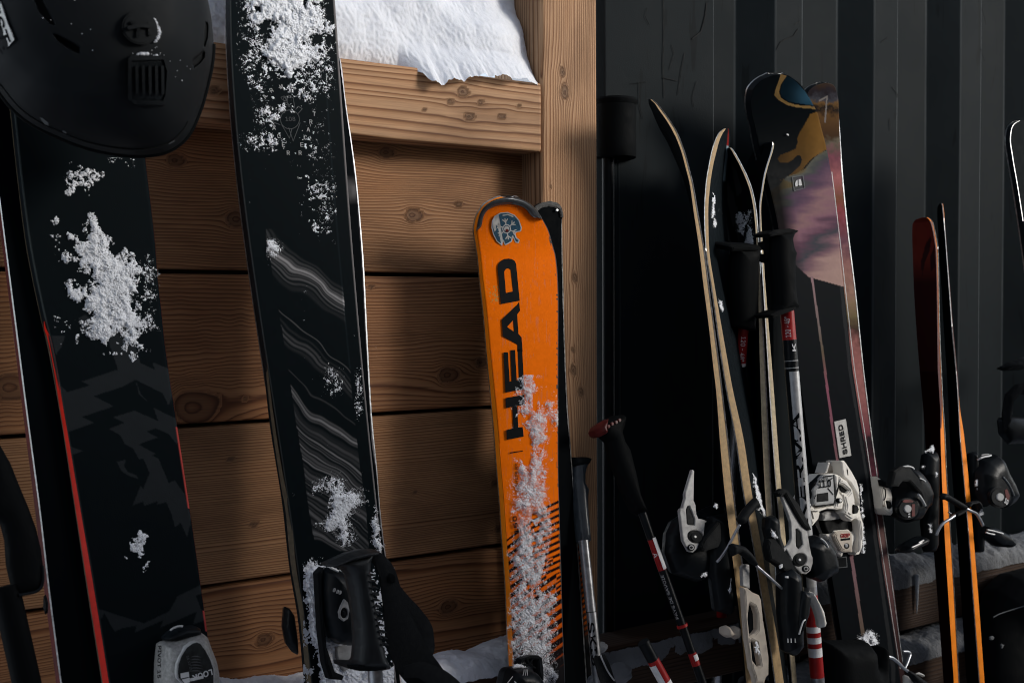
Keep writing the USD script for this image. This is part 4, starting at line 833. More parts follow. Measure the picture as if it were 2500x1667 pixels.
def tanB_paint(px, py, u):
    c = np.broadcast_to(np.array([.0065, .0090, .0108]), px.shape + (3,)).copy()
    k = (u > .70) & (u < .86)
    c[k & (py < 355)] = (.17, .012, .010); c[k & (py >= 355) & (py < 440)] = (.20, .28, .32)
    return c
side_ski(tanB, rbx(rB), lambda p: np.interp(p, [314, 325, 380, 450, 1800], [.015, .04, .07, .09, .09]), P_tan, ('tan', 'tan'), tanB_paint, 'top', edge_at='b')
def on_face(rows, depth, plane):
    """A plane lying on the wide face of an edge-on ski, for the snow that sticks to it."""
    rows = np.array(sorted(rows), float); i = len(rows) // 3; j = 2 * len(rows) // 3
    A1, A2 = plane.hit(rows[i, 2], rows[i, 0], 0.0), plane.hit(rows[j, 2], rows[j, 0], 0.0)
    F1 = plane.hit(rows[i, 3], rows[i, 0], -depth)
    c = object.__new__(Plane); c.o = A1; c.v = (A1 - A2) / np.linalg.norm(A1 - A2); h = F1 - A1; h -= c.v * (h @ c.v); c.u = h / np.linalg.norm(h); c.n = np.cross(c.u, c.v)
    if c.n @ (CAM - c.o) < 0: c.n = -c.n
    return c
fB = on_face([r for r in rB if 400 < r[0] < 700], .09, P_tan)
snow_patch(tanB, fB, (1728, 370, 1765, 600), anyof(blob([(1751, 400), (1756, 430), (1748, 470), (1744, 520), (1740, 530), (1738, 470), (1745, 430)], 4), specks(1752, 385, 4, 20, .15), specks(1745, 545, 4, 12, .1)), .003, 1.2, seed=31)
fB2 = on_face([r for r in rB if 650 < r[0] < 1100], .09, P_tan)
snow_patch(tanB, fB2, (1748, 720, 1775, 775), blob([(1755, 732), (1763, 735), (1768, 755), (1764, 764), (1757, 750)], 3), .003, 1.2, seed=32)
fB3 = on_face([r for r in rB if 1000 < r[0] < 1500], .09, P_tan)
snow_patch(tanB, fB3, (1825, 1140, 1880, 1262), blob([(1836, 1152), (1848, 1165), (1856, 1200), (1862, 1230), (1872, 1245), (1868, 1258), (1850, 1240), (1842, 1200)], 5), .006, 1.4, seed=33)

P_tan2 = Plane((1850, 400), -.138, (1930, 1667), -.205)
tanC = thing('curved_tip_ski', 'ski seen edge on with pale layered sidewall, snow on its patterned face', 'ski')
rC = [(361, 1781, 1784, 1778), (366, 1785, 1789, 1771), (380, 1793, 1798, 1764), (400, 1804, 1809, 1758), (430, 1818, 1824, 1756), (470, 1832, 1838, 1757), (520, 1841, 1847, 1766), (600, 1847, 1853, 1786), (700, 1851, 1859, 1800), (800, 1853, 1863, 1812), (950, 1857, 1871, 1826), (1150, 1865, 1880, 1840), (1300, 1874, 1888, 1852), (1500, 1886, 1900, 1866), (1667, 1896, 1911, 1878), (1760, 1903, 1918, 1886)]
def tanC_paint(px, py, u):
    c = np.broadcast_to(np.array([.004, .005, .006]), px.shape + (3,)).copy()
    for p in ([(1775, 440), (1790, 470), (1800, 520), (1790, 560), (1778, 500)], [(1785, 400), (1800, 420), (1812, 470), (1800, 480)], [(1770, 520), (1785, 600), (1778, 610)], [(1798, 500), (1812, 540), (1805, 600), (1796, 560)]):
        c[inside(px, py, p)] = (.028, .030, .030)
    return c
side_ski(tanC, rC, lambda p: np.interp(p, [361, 380, 450, 1800], [.02, .06, .085, .08]), P_tan2, ('tan2', 'tan2'), tanC_paint, 'top', edge_at='b')
fC = on_face([(y, a, a, f) for y, a, b, f in rC if 430 < y < 800], .085, P_tan2)
snow_patch(tanC, fC, (1795, 500, 1845, 605), anyof(blob([(1826, 552), (1836, 560), (1838, 598), (1818, 598), (1824, 570)], 5), specks(1808, 530, 10, 14, .1), specks(1818, 520, 18, 30, -.1), specks(1812, 560, 8, 14, .15)), .004, 1.3, seed=34)
tanD = thing('curved_tip_ski', 'ski seen edge on with pale layered sidewall, its dark tip bending right', 'ski')
rD = [(347, 1884, 1887, 1876), (351, 1885, 1890, 1862), (360, 1884, 1889, 1848), (372, 1881, 1886, 1838), (400, 1872, 1877, 1824), (430, 1864, 1869, 1818), (460, 1859, 1864, 1818), (510, 1853, 1858, 1824), (560, 1854, 1860, 1834), (640, 1858, 1865, 1848), (700, 1862, 1869, 1855), (800, 1868, 1877, 1862), (950, 1877, 1889, 1872), (1150, 1890, 1904, 1885), (1300, 1903, 1917, 1898), (1500, 1918, 1932, 1913), (1667, 1932, 1946, 1927), (1760, 1940, 1954, 1935)]
side_ski(tanD, rD, lambda p: np.interp(p, [347, 365, 430, 1800], [.02, .05, .08, .08]), P_tan2.back(-.012), ('tan2', 'tan2'), const((.0026, .0034, .004)), 'top', edge_at='a', name_face='base', other='topsheet')

# ---- the pair with the sunset print ------------------------------------------------------------------------------------------------
sun_a = thing('painted_ski', 'wide dark ski with gold blots and purple sunset print, white toe binding', 'ski')
P_sun = Plane((1920, 190), -.085, (2120, 1667), -.185)
g5 = lambda pts: [(1450 + x / 3.485, 150 + y / 3.485) for x, y in pts]
sunA_rows = [(182.5, 1902, 1906), (184, 1886, 1922), (188, 1876, 1930), (193, 1865, 1938), (202, 1852, 1950), (222, 1837, 1966), (250, 1833, 1982), (280, 1836, 1997), (308, 1843, 2004), (350, 1850, 2015), (394, 1860, 2024), (466, 1880, 2035), (560, 1900, 2046), (640, 1911, 2053), (755, 1927, 2066), (900, 1948, 2081), (950, 1956, 2095 - 6), (1060, 1972, 2106), (1157, 1987, 2124), (1300, 2010, 2142), (1405, 2030, 2158), (1510, 2047, 2176), (1632, 2066, 2194), (1760, 2086, 2214)]
BLOT1 = g5([(1590, 110), (1640, 125), (1590, 200), (1575, 260), (1590, 310), (1650, 350), (1720, 372), (1880, 385), (1900, 410), (1720, 392), (1640, 372), (1570, 330), (1535, 290), (1545, 240), (1575, 160)])
BLOT2 = g5([(1900, 430), (1840, 450), (1815, 500), (1780, 560), (1755, 600), (1730, 660), (1735, 690), (1715, 745), (1650, 775), (1590, 795), (1562, 830), (1580, 860), (1640, 865), (1690, 840), (1720, 805), (1755, 800), (1772, 840), (1750, 890), (1690, 950), (1620, 1000), (1560, 1020), (1640, 1000), (1740, 960), (1850, 830), (1960, 760), (2000, 740), (1980, 620), (1930, 440)])
def sun_paint(px, py, u):
    q = np.stack([px / 40, py / 40, 0 * px], -1); nz = meshkit.fbm(q, 4, 3); n2 = meshkit.fbm(q * [.5, 2.4, 1] + 5, 4, 8)
    c = np.broadcast_to(np.array([.003, .0042, .0052]), px.shape + (3,)).copy()
    gold = np.array([.115, .058, .014])
    g = inside(px, py, BLOT2); c[g] = (gold * (.35 + .9 * np.clip((px - 1900) / 110, 0, 1))[..., None] * (.7 + .6 * nz)[..., None])[g]
    g = inside(px, py, BLOT1); c[g] = (np.array([.15, .092, .034]) * (.5 + nz)[..., None])[g]
    g = inside(px, py, g5([(1640, 125), (1600, 200), (1585, 260), (1600, 305), (1660, 345), (1880, 380), (1790, 250), (1700, 150)]))
    c[g] = (np.array([.012, .035, .055]) * (.25 + 1.6 * np.exp(-((px - 1975) ** 2 + (py - 235) ** 2) / 900))[..., None])[g]
    # below the slanting horizon: dusk colours
    hor = 466 + (px - 1880) * (368 - 466) / (2018 - 1880)
    d = py - hor + (nz - .5) * 22
    bot = np.where(px < 1974, 643 + (px - 1938) * (676 - 643) / 36, 676 + (px - 1974) * (699 - 676) / 82)
    on = (d > 0) & (py < bot)
    along = d + (px - 1960) * .25
    ks = [(0, (.10, .075, .035)), (8, (.085, .085, .07)), (30, (.05, .055, .055)), (55, (.075, .045, .075)), (90, (.13, .07, .10)), (130, (.22, .125, .13)), (165, (.20, .10, .13)), (200, (.10, .05, .075)), (225, (.045, .05, .06)), (255, (.16, .09, .11)), (300, (.33, .21, .19)), (340, (.35, .23, .20))]
    kx = [k for k, _ in ks]; al = np.clip(along + (n2 - .5) * 95, 0, 340)
    col = np.stack([np.interp(al, kx, [c_[i] for _, c_ in ks]) for i in range(3)], -1)
    edge = np.clip((px - 1900 - (py - 466) * .15) / 36, .04, 1)[..., None]
    c[on] = (col * edge)[on]
    c[(~on) & (py >= bot)] = (.0062, .0074, .0088)
    sx = np.interp(py, [676, 857, 950, 1066, 1351, 1541, 1700], [1982, 2008, 2020, 2036, 2078, 2106, 2130])
    st = (py > 676) & (np.abs(px - sx) < np.interp(py, [676, 900, 1351, 1541], [2.6, 3, 4, 4.4]))
    pk = np.stack([np.interp(py, [676, 800, 860, 950, 1100, 1400, 1541], v) for v in ([.24, .14, .10, .20, .14, .17, .11], [.15, .11, .075, .07, .07, .10, .08], [.16, .10, .05, .10, .08, .11, .06])], -1)
    c[st] = pk[st]
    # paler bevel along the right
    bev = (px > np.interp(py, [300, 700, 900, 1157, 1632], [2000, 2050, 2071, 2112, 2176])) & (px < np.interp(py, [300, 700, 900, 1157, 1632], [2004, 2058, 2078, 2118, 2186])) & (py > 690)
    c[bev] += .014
    c[py < bot] *= .85
    return c
sunbend = lambda p: .05 * np.clip((420 - p) / 240, 0, 1) ** 2
flat_ski(sun_a, sunA_rows, P_sun, .012, sun_paint, 'top_gloss', cols=110, dpx=2.2, bend=sunbend, wall_l='black', wall_r='black')
sun_b = thing('painted_ski', 'red and pink printed ski peeping out on the right behind the sunset ski', 'ski')
P_sun2 = P_sun.back(-.020)
def sunb_paint(px, py, u):
    q = np.stack([px / 20, py / 20, 0 * px], -1); nz = meshkit.fbm(q * 2, 4, 5)
    ks = [(200, (.05, .03, .018)), (225, (.02, .016, .02)), (245, (.05, .05, .06)), (255, (.13, .07, .025)), (268, (.012, .010, .010)), (285, (.10, .05, .018)), (330, (.05, .025, .012)), (350, (.10, .085, .06)), (380, (.16, .05, .07)), (440, (.30, .10, .10)), (480, (.16, .06, .03)), (520, (.20, .04, .05)), (590, (.12, .05, .07)), (640, (.24, .11, .10)), (720, (.26, .15, .11)), (770, (.14, .11, .05)), (800, (.05, .025, .02)), (840, (.25, .10, .09)), (960, (.30, .12, .11)), (1055, (.15, .045, .055)), (1075, (.018, .012, .015)), (1120, (.04, .012, .018)), (1200, (.12, .03, .045)), (1300, (.16, .09, .085)), (1450, (.10, .05, .05)), (1560, (.05, .025, .025)), (1760, (.03, .02, .02))]
    col = np.stack([np.interp(py + (nz - .5) * 34, [k for k, _ in ks], [c_[i] for _, c_ in ks]) for i in range(3)], -1)
    col *= (.75 + .5 * nz)[..., None]
    tri = [(1999, 245), (2021, 233), (2016, 300), (2012, 300), (2017, 240), (2000, 249)]
    col[inside(px, py, tri)] = (.17, .15, .14)
    return col * .85
flat_ski(sun_b, [(203.5, 2014, 2018), (206, 2000, 2031), (211, 1988, 2037), (222, 1975, 2042), (250, 1965, 2047), (308, 1965, 2049), (408, 1975, 2055), (537, 1990, 2067), (589, 2000, 2073), (717, 2015, 2089), (900, 2035, 2108), (950, 2040, 2113), (1060, 2060, 2128), (1157, 2075, 2145), (1300, 2095, 2161), (1422, 2115, 2180), (1616, 2145, 2204), (1760, 2165, 2224)], P_sun2, .010, sunb_paint, 'top', cols=70, dpx=2.5, bend=sunbend, wall_r='black', top_name='topsheet')
wallstrip(sun_b, [(230, 2041, 2043.5), (308, 2048, 2050), (408, 2054, 2056.5), (537, 2066, 2068.5), (717, 2088, 2090), (900, 2107, 2109), (1060, 2127, 2129), (1300, 2160, 2162), (1616, 2203, 2205)], P_sun2, 'steel', 'steel_edge', off0=.0008, off1=.0002)
wallstrip(sun_b, [(420, 2030, 2031.5), (590, 2050.5, 2052), (755, 2069, 2070.5), (900, 2085.5, 2087), (1060, 2111, 2112.6), (1300, 2146, 2147.6), (1440, 2167, 2168.6), (1632, 2197, 2198.6)], P_sun, 'grey_metal', 'steel_edge', off0=-.0005, off1=-.0010)

# ---- dark red pair with orange sidewalls ----------------------------------------------------------------------------------------
P_red = Plane((2280, 540), -.115, (2340, 1667), -.20)
redA = thing('carving_ski', 'dark red ski with orange sidewall and thin bright edge, left one of its pair', 'ski')
rE = [(531, 2262, 2266, 2252), (534, 2266, 2271, 2240), (538, 2270, 2275, 2234), (548, 2274, 2279, 2228), (570, 2279, 2284, 2227), (610, 2285, 2290, 2228), (700, 2287.5, 2292, 2231), (800, 2288.5, 2294, 2237), (900, 2290, 2298, 2245), (1000, 2296, 2303, 2254), (1060, 2296.5, 2307, 2258), (1150, 2299, 2311, 2264), (1300, 2306, 2321, 2276), (1450, 2315, 2330, 2288), (1667, 2329, 2342, 2304), (1760, 2335, 2348, 2311)]
def redA_paint(px, py, u):
    c = np.broadcast_to(np.array([.020, .0045, .0045]), px.shape + (3,)).copy()
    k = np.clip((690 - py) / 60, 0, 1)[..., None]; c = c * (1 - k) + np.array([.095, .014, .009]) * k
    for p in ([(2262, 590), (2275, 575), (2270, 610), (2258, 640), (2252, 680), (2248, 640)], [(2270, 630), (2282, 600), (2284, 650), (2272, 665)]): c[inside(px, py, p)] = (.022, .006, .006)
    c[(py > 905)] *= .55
    return c
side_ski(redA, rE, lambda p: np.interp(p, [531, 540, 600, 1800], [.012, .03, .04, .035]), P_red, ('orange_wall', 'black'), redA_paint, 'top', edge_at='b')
redB = thing('carving_ski', 'ski with black base and orange sidewall, right one of the dark red pair', 'ski')
rF = [(497, 2298, 2301, 2294), (502, 2299.5, 2303, 2290), (515, 2301, 2304.5, 2288), (560, 2305, 2308, 2290), (640, 2311, 2314, 2294), (700, 2315.5, 2319, 2298), (800, 2323, 2326.5, 2304), (920, 2334, 2338, 2312), (1000, 2339, 2344, 2316), (1050, 2341.5, 2352, 2318), (1150, 2350, 2363, 2324), (1300, 2363, 2376, 2336), (1450, 2374, 2388, 2346), (1667, 2390, 2404, 2360), (1760, 2397, 2411, 2366)]
side_ski(redB, rF, lambda p: np.interp(p, [497, 510, 600, 1800], [.010, .03, .04, .04]), P_red.back(.004), ('orange_wall', 'black'), const((.0018, .0024, .003)), 'top_matt', edge_at='a', name_face='base', other='topsheet')
for t_, rr_, cut_ in ((redA, rE, 1045), (redB, rF, 1005)):
    pl = P_red if t_ is redA else P_red.back(.004)
    rr_ = np.array(rr_); py_ = np.linspace(540, cut_, 60)
    a_, b_ = np.interp(py_, rr_[:, 0], rr_[:, 1]), np.interp(py_, rr_[:, 0], rr_[:, 2])
    lo, hi = (a_, b_ - 2.6) if t_ is redA else (a_ + 2.6, b_)
    w_end = np.clip((cut_ - py_) / 60, 0, 1)
    if t_ is redA: lo = lo
    put(t_, 'sidewall', *fix(*strip(pl.hit(lo - .3, py_, .0008), pl.hit(lo + (hi - lo) * (.25 + .75 * w_end) + .2, py_, .0008)), pl.n), M['red_dull'], True)

# ---- ski at the right edge --------------------------------------------------------------------------------------------------------------
P_edge = Plane((2500, 300), -.20, (2640, 1667), -.27)
edge_ = thing('dark_ski', 'grey black ski with rounded tip cut off by the right border', 'ski')
flat_ski(edge_, [(292, 2500, 2506), (294, 2490, 2530), (298, 2482, 2545), (306, 2474, 2552), (320, 2469, 2560), (340, 2467, 2568), (380, 2472, 2575), (450, 2484, 2585), (540, 2498, 2600), (700, 2520, 2625), (1200, 2590, 2700), (1760, 2670, 2790)], P_edge, .012, const((.008, .010, .011)), 'top_matt', cols=20, dpx=5, wall_l='black')
wallstrip(edge_, [(295, 2489, 2490.4), (306, 2473, 2474.6), (320, 2468, 2469.6), (340, 2466, 2467.6), (380, 2471, 2472.6), (450, 2483, 2484.6), (540, 2497, 2498.6)], P_edge, 'steel', 'steel_edge', off0=.0006, off1=.0006)
# ------------------------------------------------------------------ helmet
def helmet():
    t = thing('ski_helmet', 'matt black ski helmet hung over the tips of the camouflage skis', 'helmet')
    cx, cy = 205.0, 60.0
    pts = np.array([(522, 112), (518, 160), (509, 201), (498, 245), (482, 289), (455, 340), (430, 362), (402, 374), (368, 381), (332, 382), (268, 375), (201, 359), (134, 332), (67, 297), (32, 268), (0, 228), (-50, 160), (-85, 80), (-90, 0), (-60, -90), (20, -180), (130, -235), (260, -235), (380, -190), (460, -110), (502, -20), (518, 60)], float)
    th = np.arctan2(pts[:, 1] - cy, pts[:, 0] - cx); r = np.hypot(pts[:, 0] - cx, pts[:, 1] - cy)
    o = np.argsort(th); th, r = th[o], r[o]
    TH = np.r_[th - 2 * np.pi, th, th + 2 * np.pi]; RR = np.r_[r, r, r]
    from scipy.interpolate import CubicSpline
    rf0 = PchipInterpolator(TH, RR)
    fine = np.linspace(-np.pi, np.pi, 721)[:-1]; rv = rf0(fine); ker = np.hanning(23); ker /= ker.sum()
    rv = np.convolve(np.r_[rv[-11:], rv, rv[:11]], ker, 'valid')
    rf = lambda a: np.interp(a, np.r_[fine, np.pi], np.r_[rv, rv[0]])
    DEP = 1.255                                                       # metres along the view to the rim of the shell
    sc = DEP / FPX
    C = CAM + DEP * ((cx - 1250) / FPX * R + (833.5 - cy) / FPX * U + F)
    V0 = (C - CAM) / np.linalg.norm(C - CAM)
    eR = R - V0 * (R @ V0); eR /= np.linalg.norm(eR); eU = np.cross(eR, V0)
    depth = .118
    def surf(px, py, lift=0.0):
        dx, dy = px - cx, py - cy; a = np.arctan2(dy, dx); k = np.clip(np.hypot(dx, dy) / rf(a), 0, 1)
        z = depth * np.sqrt(np.clip(1 - k ** 2.5, 0, 1)) + lift
        d = ray(px, py); return CAM + d * ((np.linalg.norm(C - CAM) - z) / (d @ V0))[..., None]
    vents = [[(80, -40), (84, 2), (95, 30), (115, 52), (122, 60), (134, 64), (132, 52), (112, 15), (100, -10), (96, -40)], [(128, 82), (140, 84), (165, 97), (185, 108), (196, 117), (195, 131), (182, 128), (160, 115), (140, 100)],
             [(500, 56), (505, 54), (509, 60), (508, 90), (502, 112), (496, 116), (496, 95), (498, 70)], [(494, 127), (501, 128), (500, 140), (488, 156), (474, 165), (468, 160), (470, 147)]]
    vs = [sg.Polygon(v).buffer(0) for v in vents]
    nr, na = 260, 420
    kk = np.sin(np.linspace(0, 1, nr) * np.pi / 2); aa = np.linspace(-np.pi, np.pi, na)
    K, A = np.meshgrid(kk, aa, indexing='ij')
    PX, PY = cx + K * rf(A) * np.cos(A), cy + K * rf(A) * np.sin(A)
    lift = np.zeros_like(PX)
    for v in vs:
        shapely.prepare(v); p = shapely.points(PX.ravel(), PY.ravel()); d = shapely.distance(v.boundary, p).reshape(PX.shape); ins = shapely.contains_xy(v, PX, PY)
        lift -= np.where(ins, np.clip(d / 3.0, 0, 1) * .010, 0)
    lift += .0016 * np.exp(-((np.hypot((PX - 205) / 1.15, PY - 40) - 190) / 22) ** 2)                  # a soft step in the shell
    lift += .0009 * (meshkit.fbm(np.stack([PX / 120, PY / 120, 0 * PX], -1), 3, 4) - .5)
    V = surf(PX, PY, lift)
    rim = V[-1]; back = [rim + V0 * d + ((C - rim) * f) for d, f in ((.006, .0), (.012, .03), (.02, .07), (.06, .10))]
    V = np.concatenate([V] + [b[None] for b in back]); n = len(V)
    v, f = V.reshape(-1, 3), grid_faces(n, na)
    put(t, 'shell', *fix(v, f, v - (C + V0 * .03)), M['helmet'], True)
    for v in vs:
        q = v.buffer(-1.2)
        mm = trimesh.creation.extrude_polygon(q, .1, engine='earcut').subdivide().subdivide()
        vv = np.array(mm.vertices); top = vv[:, 2] > .05
        put(t, 'vent', *fix(surf(vv[:, 0], vv[:, 1], np.where(top, -.0075, -.0095)), np.array(mm.faces), -V0), M['hole'], False)
    rimp = [surf(cx + rf(a) * .992 * np.cos(a), cy + rf(a) * .992 * np.sin(a), .001) + V0 * .004 for a in np.linspace(.15, 3.0, 120)]
    put(t, 'rim_trim', *tube(np.array(rimp), .0035, 8), M['foam'], True)
    rim2 = [surf(cx + rf(a) * .945 * np.cos(a), cy + rf(a) * .945 * np.sin(a), .0006) for a in np.linspace(.75, 2.75, 100)]
    put(t, 'shell_seam', *tube(np.array(rim2), .0012, 6), M['hole'], True)
    def on(name, poly, lo, hi, mat, sub=2, bev=True):
        q = poly if isinstance(poly, sg.base.BaseGeometry) else sg.Polygon(poly)
        mm = trimesh.creation.extrude_polygon(q, .1, engine='earcut')
        for _ in range(sub): mm = mm.subdivide()
        vv = np.array(mm.vertices); w = vv[:, 2] / .1
        return put(t, name, *fix(surf(vv[:, 0], vv[:, 1], lo + (hi - lo) * w), np.array(mm.faces), 0) if False else (surf(vv[:, 0], vv[:, 1], lo + (hi - lo) * w), np.array(mm.faces)[:, ::-1]), M[mat], 40)
    # the round dial with its raised bar, the ridged mount below it
    for k, (rx, h) in enumerate(((46, .0035), (43.5, .0050), (39, .0056))): on('dial', sg.Polygon(ellipse(341, 68, rx, rx * .92, 20, 40)), -.002, h, 'helmet', 1)
    on('dial_bar', sg.LineString([(316, 68), (345, 62), (368, 64)]).buffer(5), .004, .0095, 'helmet', 1)
    on('dial_bar', sg.LineString([(340, 62), (336, 88)]).buffer(4), .004, .008, 'black', 1); on('dial_bar', sg.LineString([(322, 55), (330, 62)]).buffer(4), .004, .008, 'black', 1); on('dial_bar', sg.LineString([(366, 58), (366, 84)]).buffer(4), .004, .008, 'black', 1)
    on('mount_plate', sg.Polygon([(316, 145), (322, 138), (400, 140), (410, 152), (414, 175), (410, 235), (403, 254), (330, 252), (315, 240)]).buffer(3), -.002, .0035, 'black', 2)
    on('mount_edge', sg.Polygon([(316, 145), (322, 138), (400, 140), (410, 152), (414, 175), (410, 235), (403, 254), (330, 252), (315, 240)]).buffer(3).difference(sg.Polygon([(321, 148), (400, 146), (408, 175), (404, 232), (398, 247), (322, 244)])), -.001, .0058, 'helmet', 2)
    for x in (334, 350, 366, 382, 397): on('mount_ridge', sg.LineString([(x, 164), (x + 1, 228)]).buffer(3.6), .0025, .0072, 'helmet', 2)
    # the paper strip with lettering at the left
    strip_ = [(-30, -40), (0, 2), (20, 60), (38, 97), (8, 132), (-30, 70)]
    on('sticker', sg.Polygon([(-26, -60), (-6, -20), (6, 16), (22, 62), (37, 98), (6, 132), (-14, 100), (-40, 20)]), .0003, .0012, 'bright_paper', 2)
    on('sticker_edge', sg.Polygon([(-26, -60), (-6, -20), (6, 16), (22, 62), (37, 98), (6, 132), (-14, 100), (-40, 20)]).boundary.buffer(1.8), .0004, .0018, 'black_print', 1)
    def hletters(txt, p0, p1, hpx):
        mm = meshkit.text_mesh(txt, 1.0, .1, True); v = np.array(mm.vertices); L = math.hypot(p1[0] - p0[0], p1[1] - p0[1]); ux, uy = (p1[0] - p0[0]) / L, (p1[1] - p0[1]) / L
        x, y = v[:, 0] / v[:, 0].max() * L, v[:, 1] * hpx
        put(t, 'lettering', surf(p0[0] + ux * x + uy * y, p0[1] + uy * x - ux * y, np.where(v[:, 2] > .05, .0018, .0012)), np.array(mm.faces)[:, ::-1], M['black_print'], False)
    hletters('JUST.', (-42, -28), (9, 124), 22)
    for pl in ([(97, 287), (103, 288), (118, 300), (119, 308), (108, 303)], [(153, 318), (162, 323), (162, 330), (154, 326)], [(411, 349), (426, 342), (427, 346), (412, 353)]): on('rim_mark', sg.Polygon(pl), .0002, .0010, 'dim_print', 1)
    # crumbs of snow caught on it
    rng = np.random.default_rng(8)
    def crumbs(pl, n, rr, bias=1.0):
        ms = []
        for _ in range(n):
            k = rng.uniform(0, 1); i = int(k * (len(pl) - 1.001)); f_ = k * (len(pl) - 1) - i
            x, y = np.array(pl[i]) * (1 - f_) + np.array(pl[i + 1]) * f_ + rng.normal(0, rr * .5, 2)
            s_ = trimesh.creation.icosphere(1, .0004 + .0013 * rng.uniform() ** 2 * bias); s_.vertices *= rng.uniform(.6, 1.2, 3)
            ms.append((np.array(s_.vertices) + surf(np.array(x), np.array(y), np.array(.0028)), np.array(s_.faces)))
        return join(*ms)
    put(t, 'snow_crumbs', *join(crumbs([(374, 46), (384, 62), (389, 78), (386, 94), (378, 104)], 150, 3.0, .8), crumbs([(334, 134), (350, 132), (362, 134)], 45, 3), crumbs([(376, 137), (386, 138)], 10, 2),
                               crumbs([(345, 92), (336, 76)], 10, 2, .5), crumbs([(380, 110), (440, 170)], 14, 26, .12), crumbs([(120, 10), (400, 210)], 10, 60, .08)), M['snow'], True, kind='stuff')
helmet()

# ------------------------------------------------------------------ poles
def shaft(t, p0, p1, y0, y1, r, bands, name='shaft'):
    """bands: (from, to, material) in fractions of p0 -> p1 (picture points at the distances y0, y1 before the wall)."""
    a, b = at(*p0, y0), at(*p1, y1)
    for k, (s, e_, mt) in enumerate(bands):
        put(t, name if k == 0 else 'shaft_band', *tube(np.array([a + (b - a) * s, a + (b - a) * e_]), r if np.ndim(r) == 0 else [r[0] + (r[1] - r[0]) * s, r[0] + (r[1] - r[0]) * e_], 18), M[mt], 40)
    return a, b
def around(t, txt, a, b, s0, s1, r, hh, mat, turn=0.0, flip=False, bold=False, name='lettering'):
    """Lettering running along a shaft and bent round it."""
    ax = (b - a) / np.linalg.norm(b - a); q0, q1 = a + (b - a) * s0, a + (b - a) * s1
    L = np.linalg.norm(q1 - q0)
    toC = CAM - (q0 + q1) / 2; toC -= ax * (toC @ ax); toC /= np.linalg.norm(toC)
    d = -ax if flip else ax; org = q1 if flip else q0
    side = np.cross(toC, d)
    mm = meshkit.text_mesh(txt, hh, .0004, bold); v = np.array(mm.vertices); v[:, 0] *= L / v[:, 0].max()
    ang = (v[:, 1] - hh / 2) / r + turn
    w = org + v[:, :1] * d + (r + .0002 + v[:, 2:3]) * (np.cos(ang)[:, None] * toC + np.sin(ang)[:, None] * side)
    return put(t, name, w, np.array(mm.faces), M[mat], False)
def grip(t, p0, p1, y0, y1, r, prof, mat='black_matt', name='grip', head=None):
    return put(t, name, *lathe_on(at(*p0, y0), at(*p1, y1), [(s, q * r) for s, q in prof], 28, .9), M[mat], True)
GRIP = [(0, .3), (.005, .95), (.02, 1.38), (.045, 1.42), (.07, 1.25), (.12, .98), (.22, .90), (.34, 1.02), (.42, .94), (.5, .98), (.58, .92), (.66, .96), (.74, .93), (.82, 1.0), (.92, 1.22), (.97, 1.5), (.99, 1.5), (1.0, .9)]

# near pole standing before the marbled ski
np_ = thing('ski_pole', 'black ski pole with notched grip and wide strap leaning before the marbled ski', 'ski pole')
P_np = Plane((900, 1350), -.335, (925, 1667), -.345)
gp = [(797, 1378), (812, 1368), (850, 1352), (880, 1343), (905, 1341), (912, 1346), (905, 1354), (899, 1372), (898, 1400), (903, 1440), (911, 1480), (918, 1520), (926, 1560), (936, 1600), (948, 1624), (946, 1632), (920, 1637), (880, 1637), (852, 1630), (850, 1622), (862, 1606), (866, 1570), (864, 1520), (858, 1470), (851, 1430), (845, 1405), (832, 1388), (815, 1380)]
def rounded(t, name, pxpoly, plane, mid, halft, mat, n=7, smooth_=True):
    """A body with that outline, swelling to its full thickness at the middle."""
    P = sg.Polygon(plane.two(plane.hit(*np.asarray(pxpoly, float).T, mid))).buffer(0)
    rad = 0.5 * P.area / P.length * 2.6; ms = []
    out = np.array(P.exterior.coords)[:-1]
    P = P.segmentize(.004); xs = np.array(P.exterior.coords)[:-1]
    tri = trimesh.creation.triangulate_polygon(P, engine='triangle') if False else None
    minx, miny, maxx, maxy = P.bounds; st = max(.0015, (maxx - minx) / 46)
    gx, gy = np.meshgrid(np.arange(minx, maxx, st), np.arange(miny, maxy, st)); I = shapely.contains_xy(P.buffer(-st * .6), gx, gy)
    pts = np.vstack([xs, np.c_[gx[I], gy[I]]])
    from scipy.spatial import Delaunay
    de = Delaunay(pts).simplices; cen = pts[de].mean(1); de = de[shapely.contains_xy(P.buffer(1e-6), cen[:, 0], cen[:, 1])]
    d = shapely.distance(P.boundary, shapely.points(pts)); d[:len(xs)] = 0
    z = halft * np.sqrt(np.clip(1 - (1 - np.clip(d / rad, 0, 1)) ** 2, 0, 1))
    f3 = lambda s: plane.o + pts[:, :1] * plane.u + pts[:, 1:] * plane.v + (mid + s * z[:, None]) * plane.n
    v1, v2 = f3(1), f3(-1)
    v, f = join(fix(v1, de, plane.n), fix(v2, de, -plane.n))
    return put(t, name, v, f, M[mat], True)
rounded(np_, 'grip', gp, P_np, 0, .019, 'grip_black')
rounded(np_, 'grip_cap', [(793, 1382), (800, 1372), (850, 1349), (884, 1340), (908, 1339), (914, 1346), (905, 1355), (870, 1362), (840, 1370), (808, 1384)], P_np, .003, .020, 'grip_black')
for k in range(12):
    s = k / 11; x, y = 902 + 28 * s + 3 * s, 1402 + 168 * s
    rounded(np_, 'grip_rib', [(x - 16, y - 5), (x + 8, y - 3), (x + 10, y + 2), (x + 6, y + 4), (x - 16, y + 3)], P_np, .010, .010, 'grip_black')
plate(np_, 'grip_foot', [(850, 1622), (948, 1624), (946, 1633), (920, 1638), (880, 1638), (853, 1632)], P_np, .018, .036, 'black', .003)
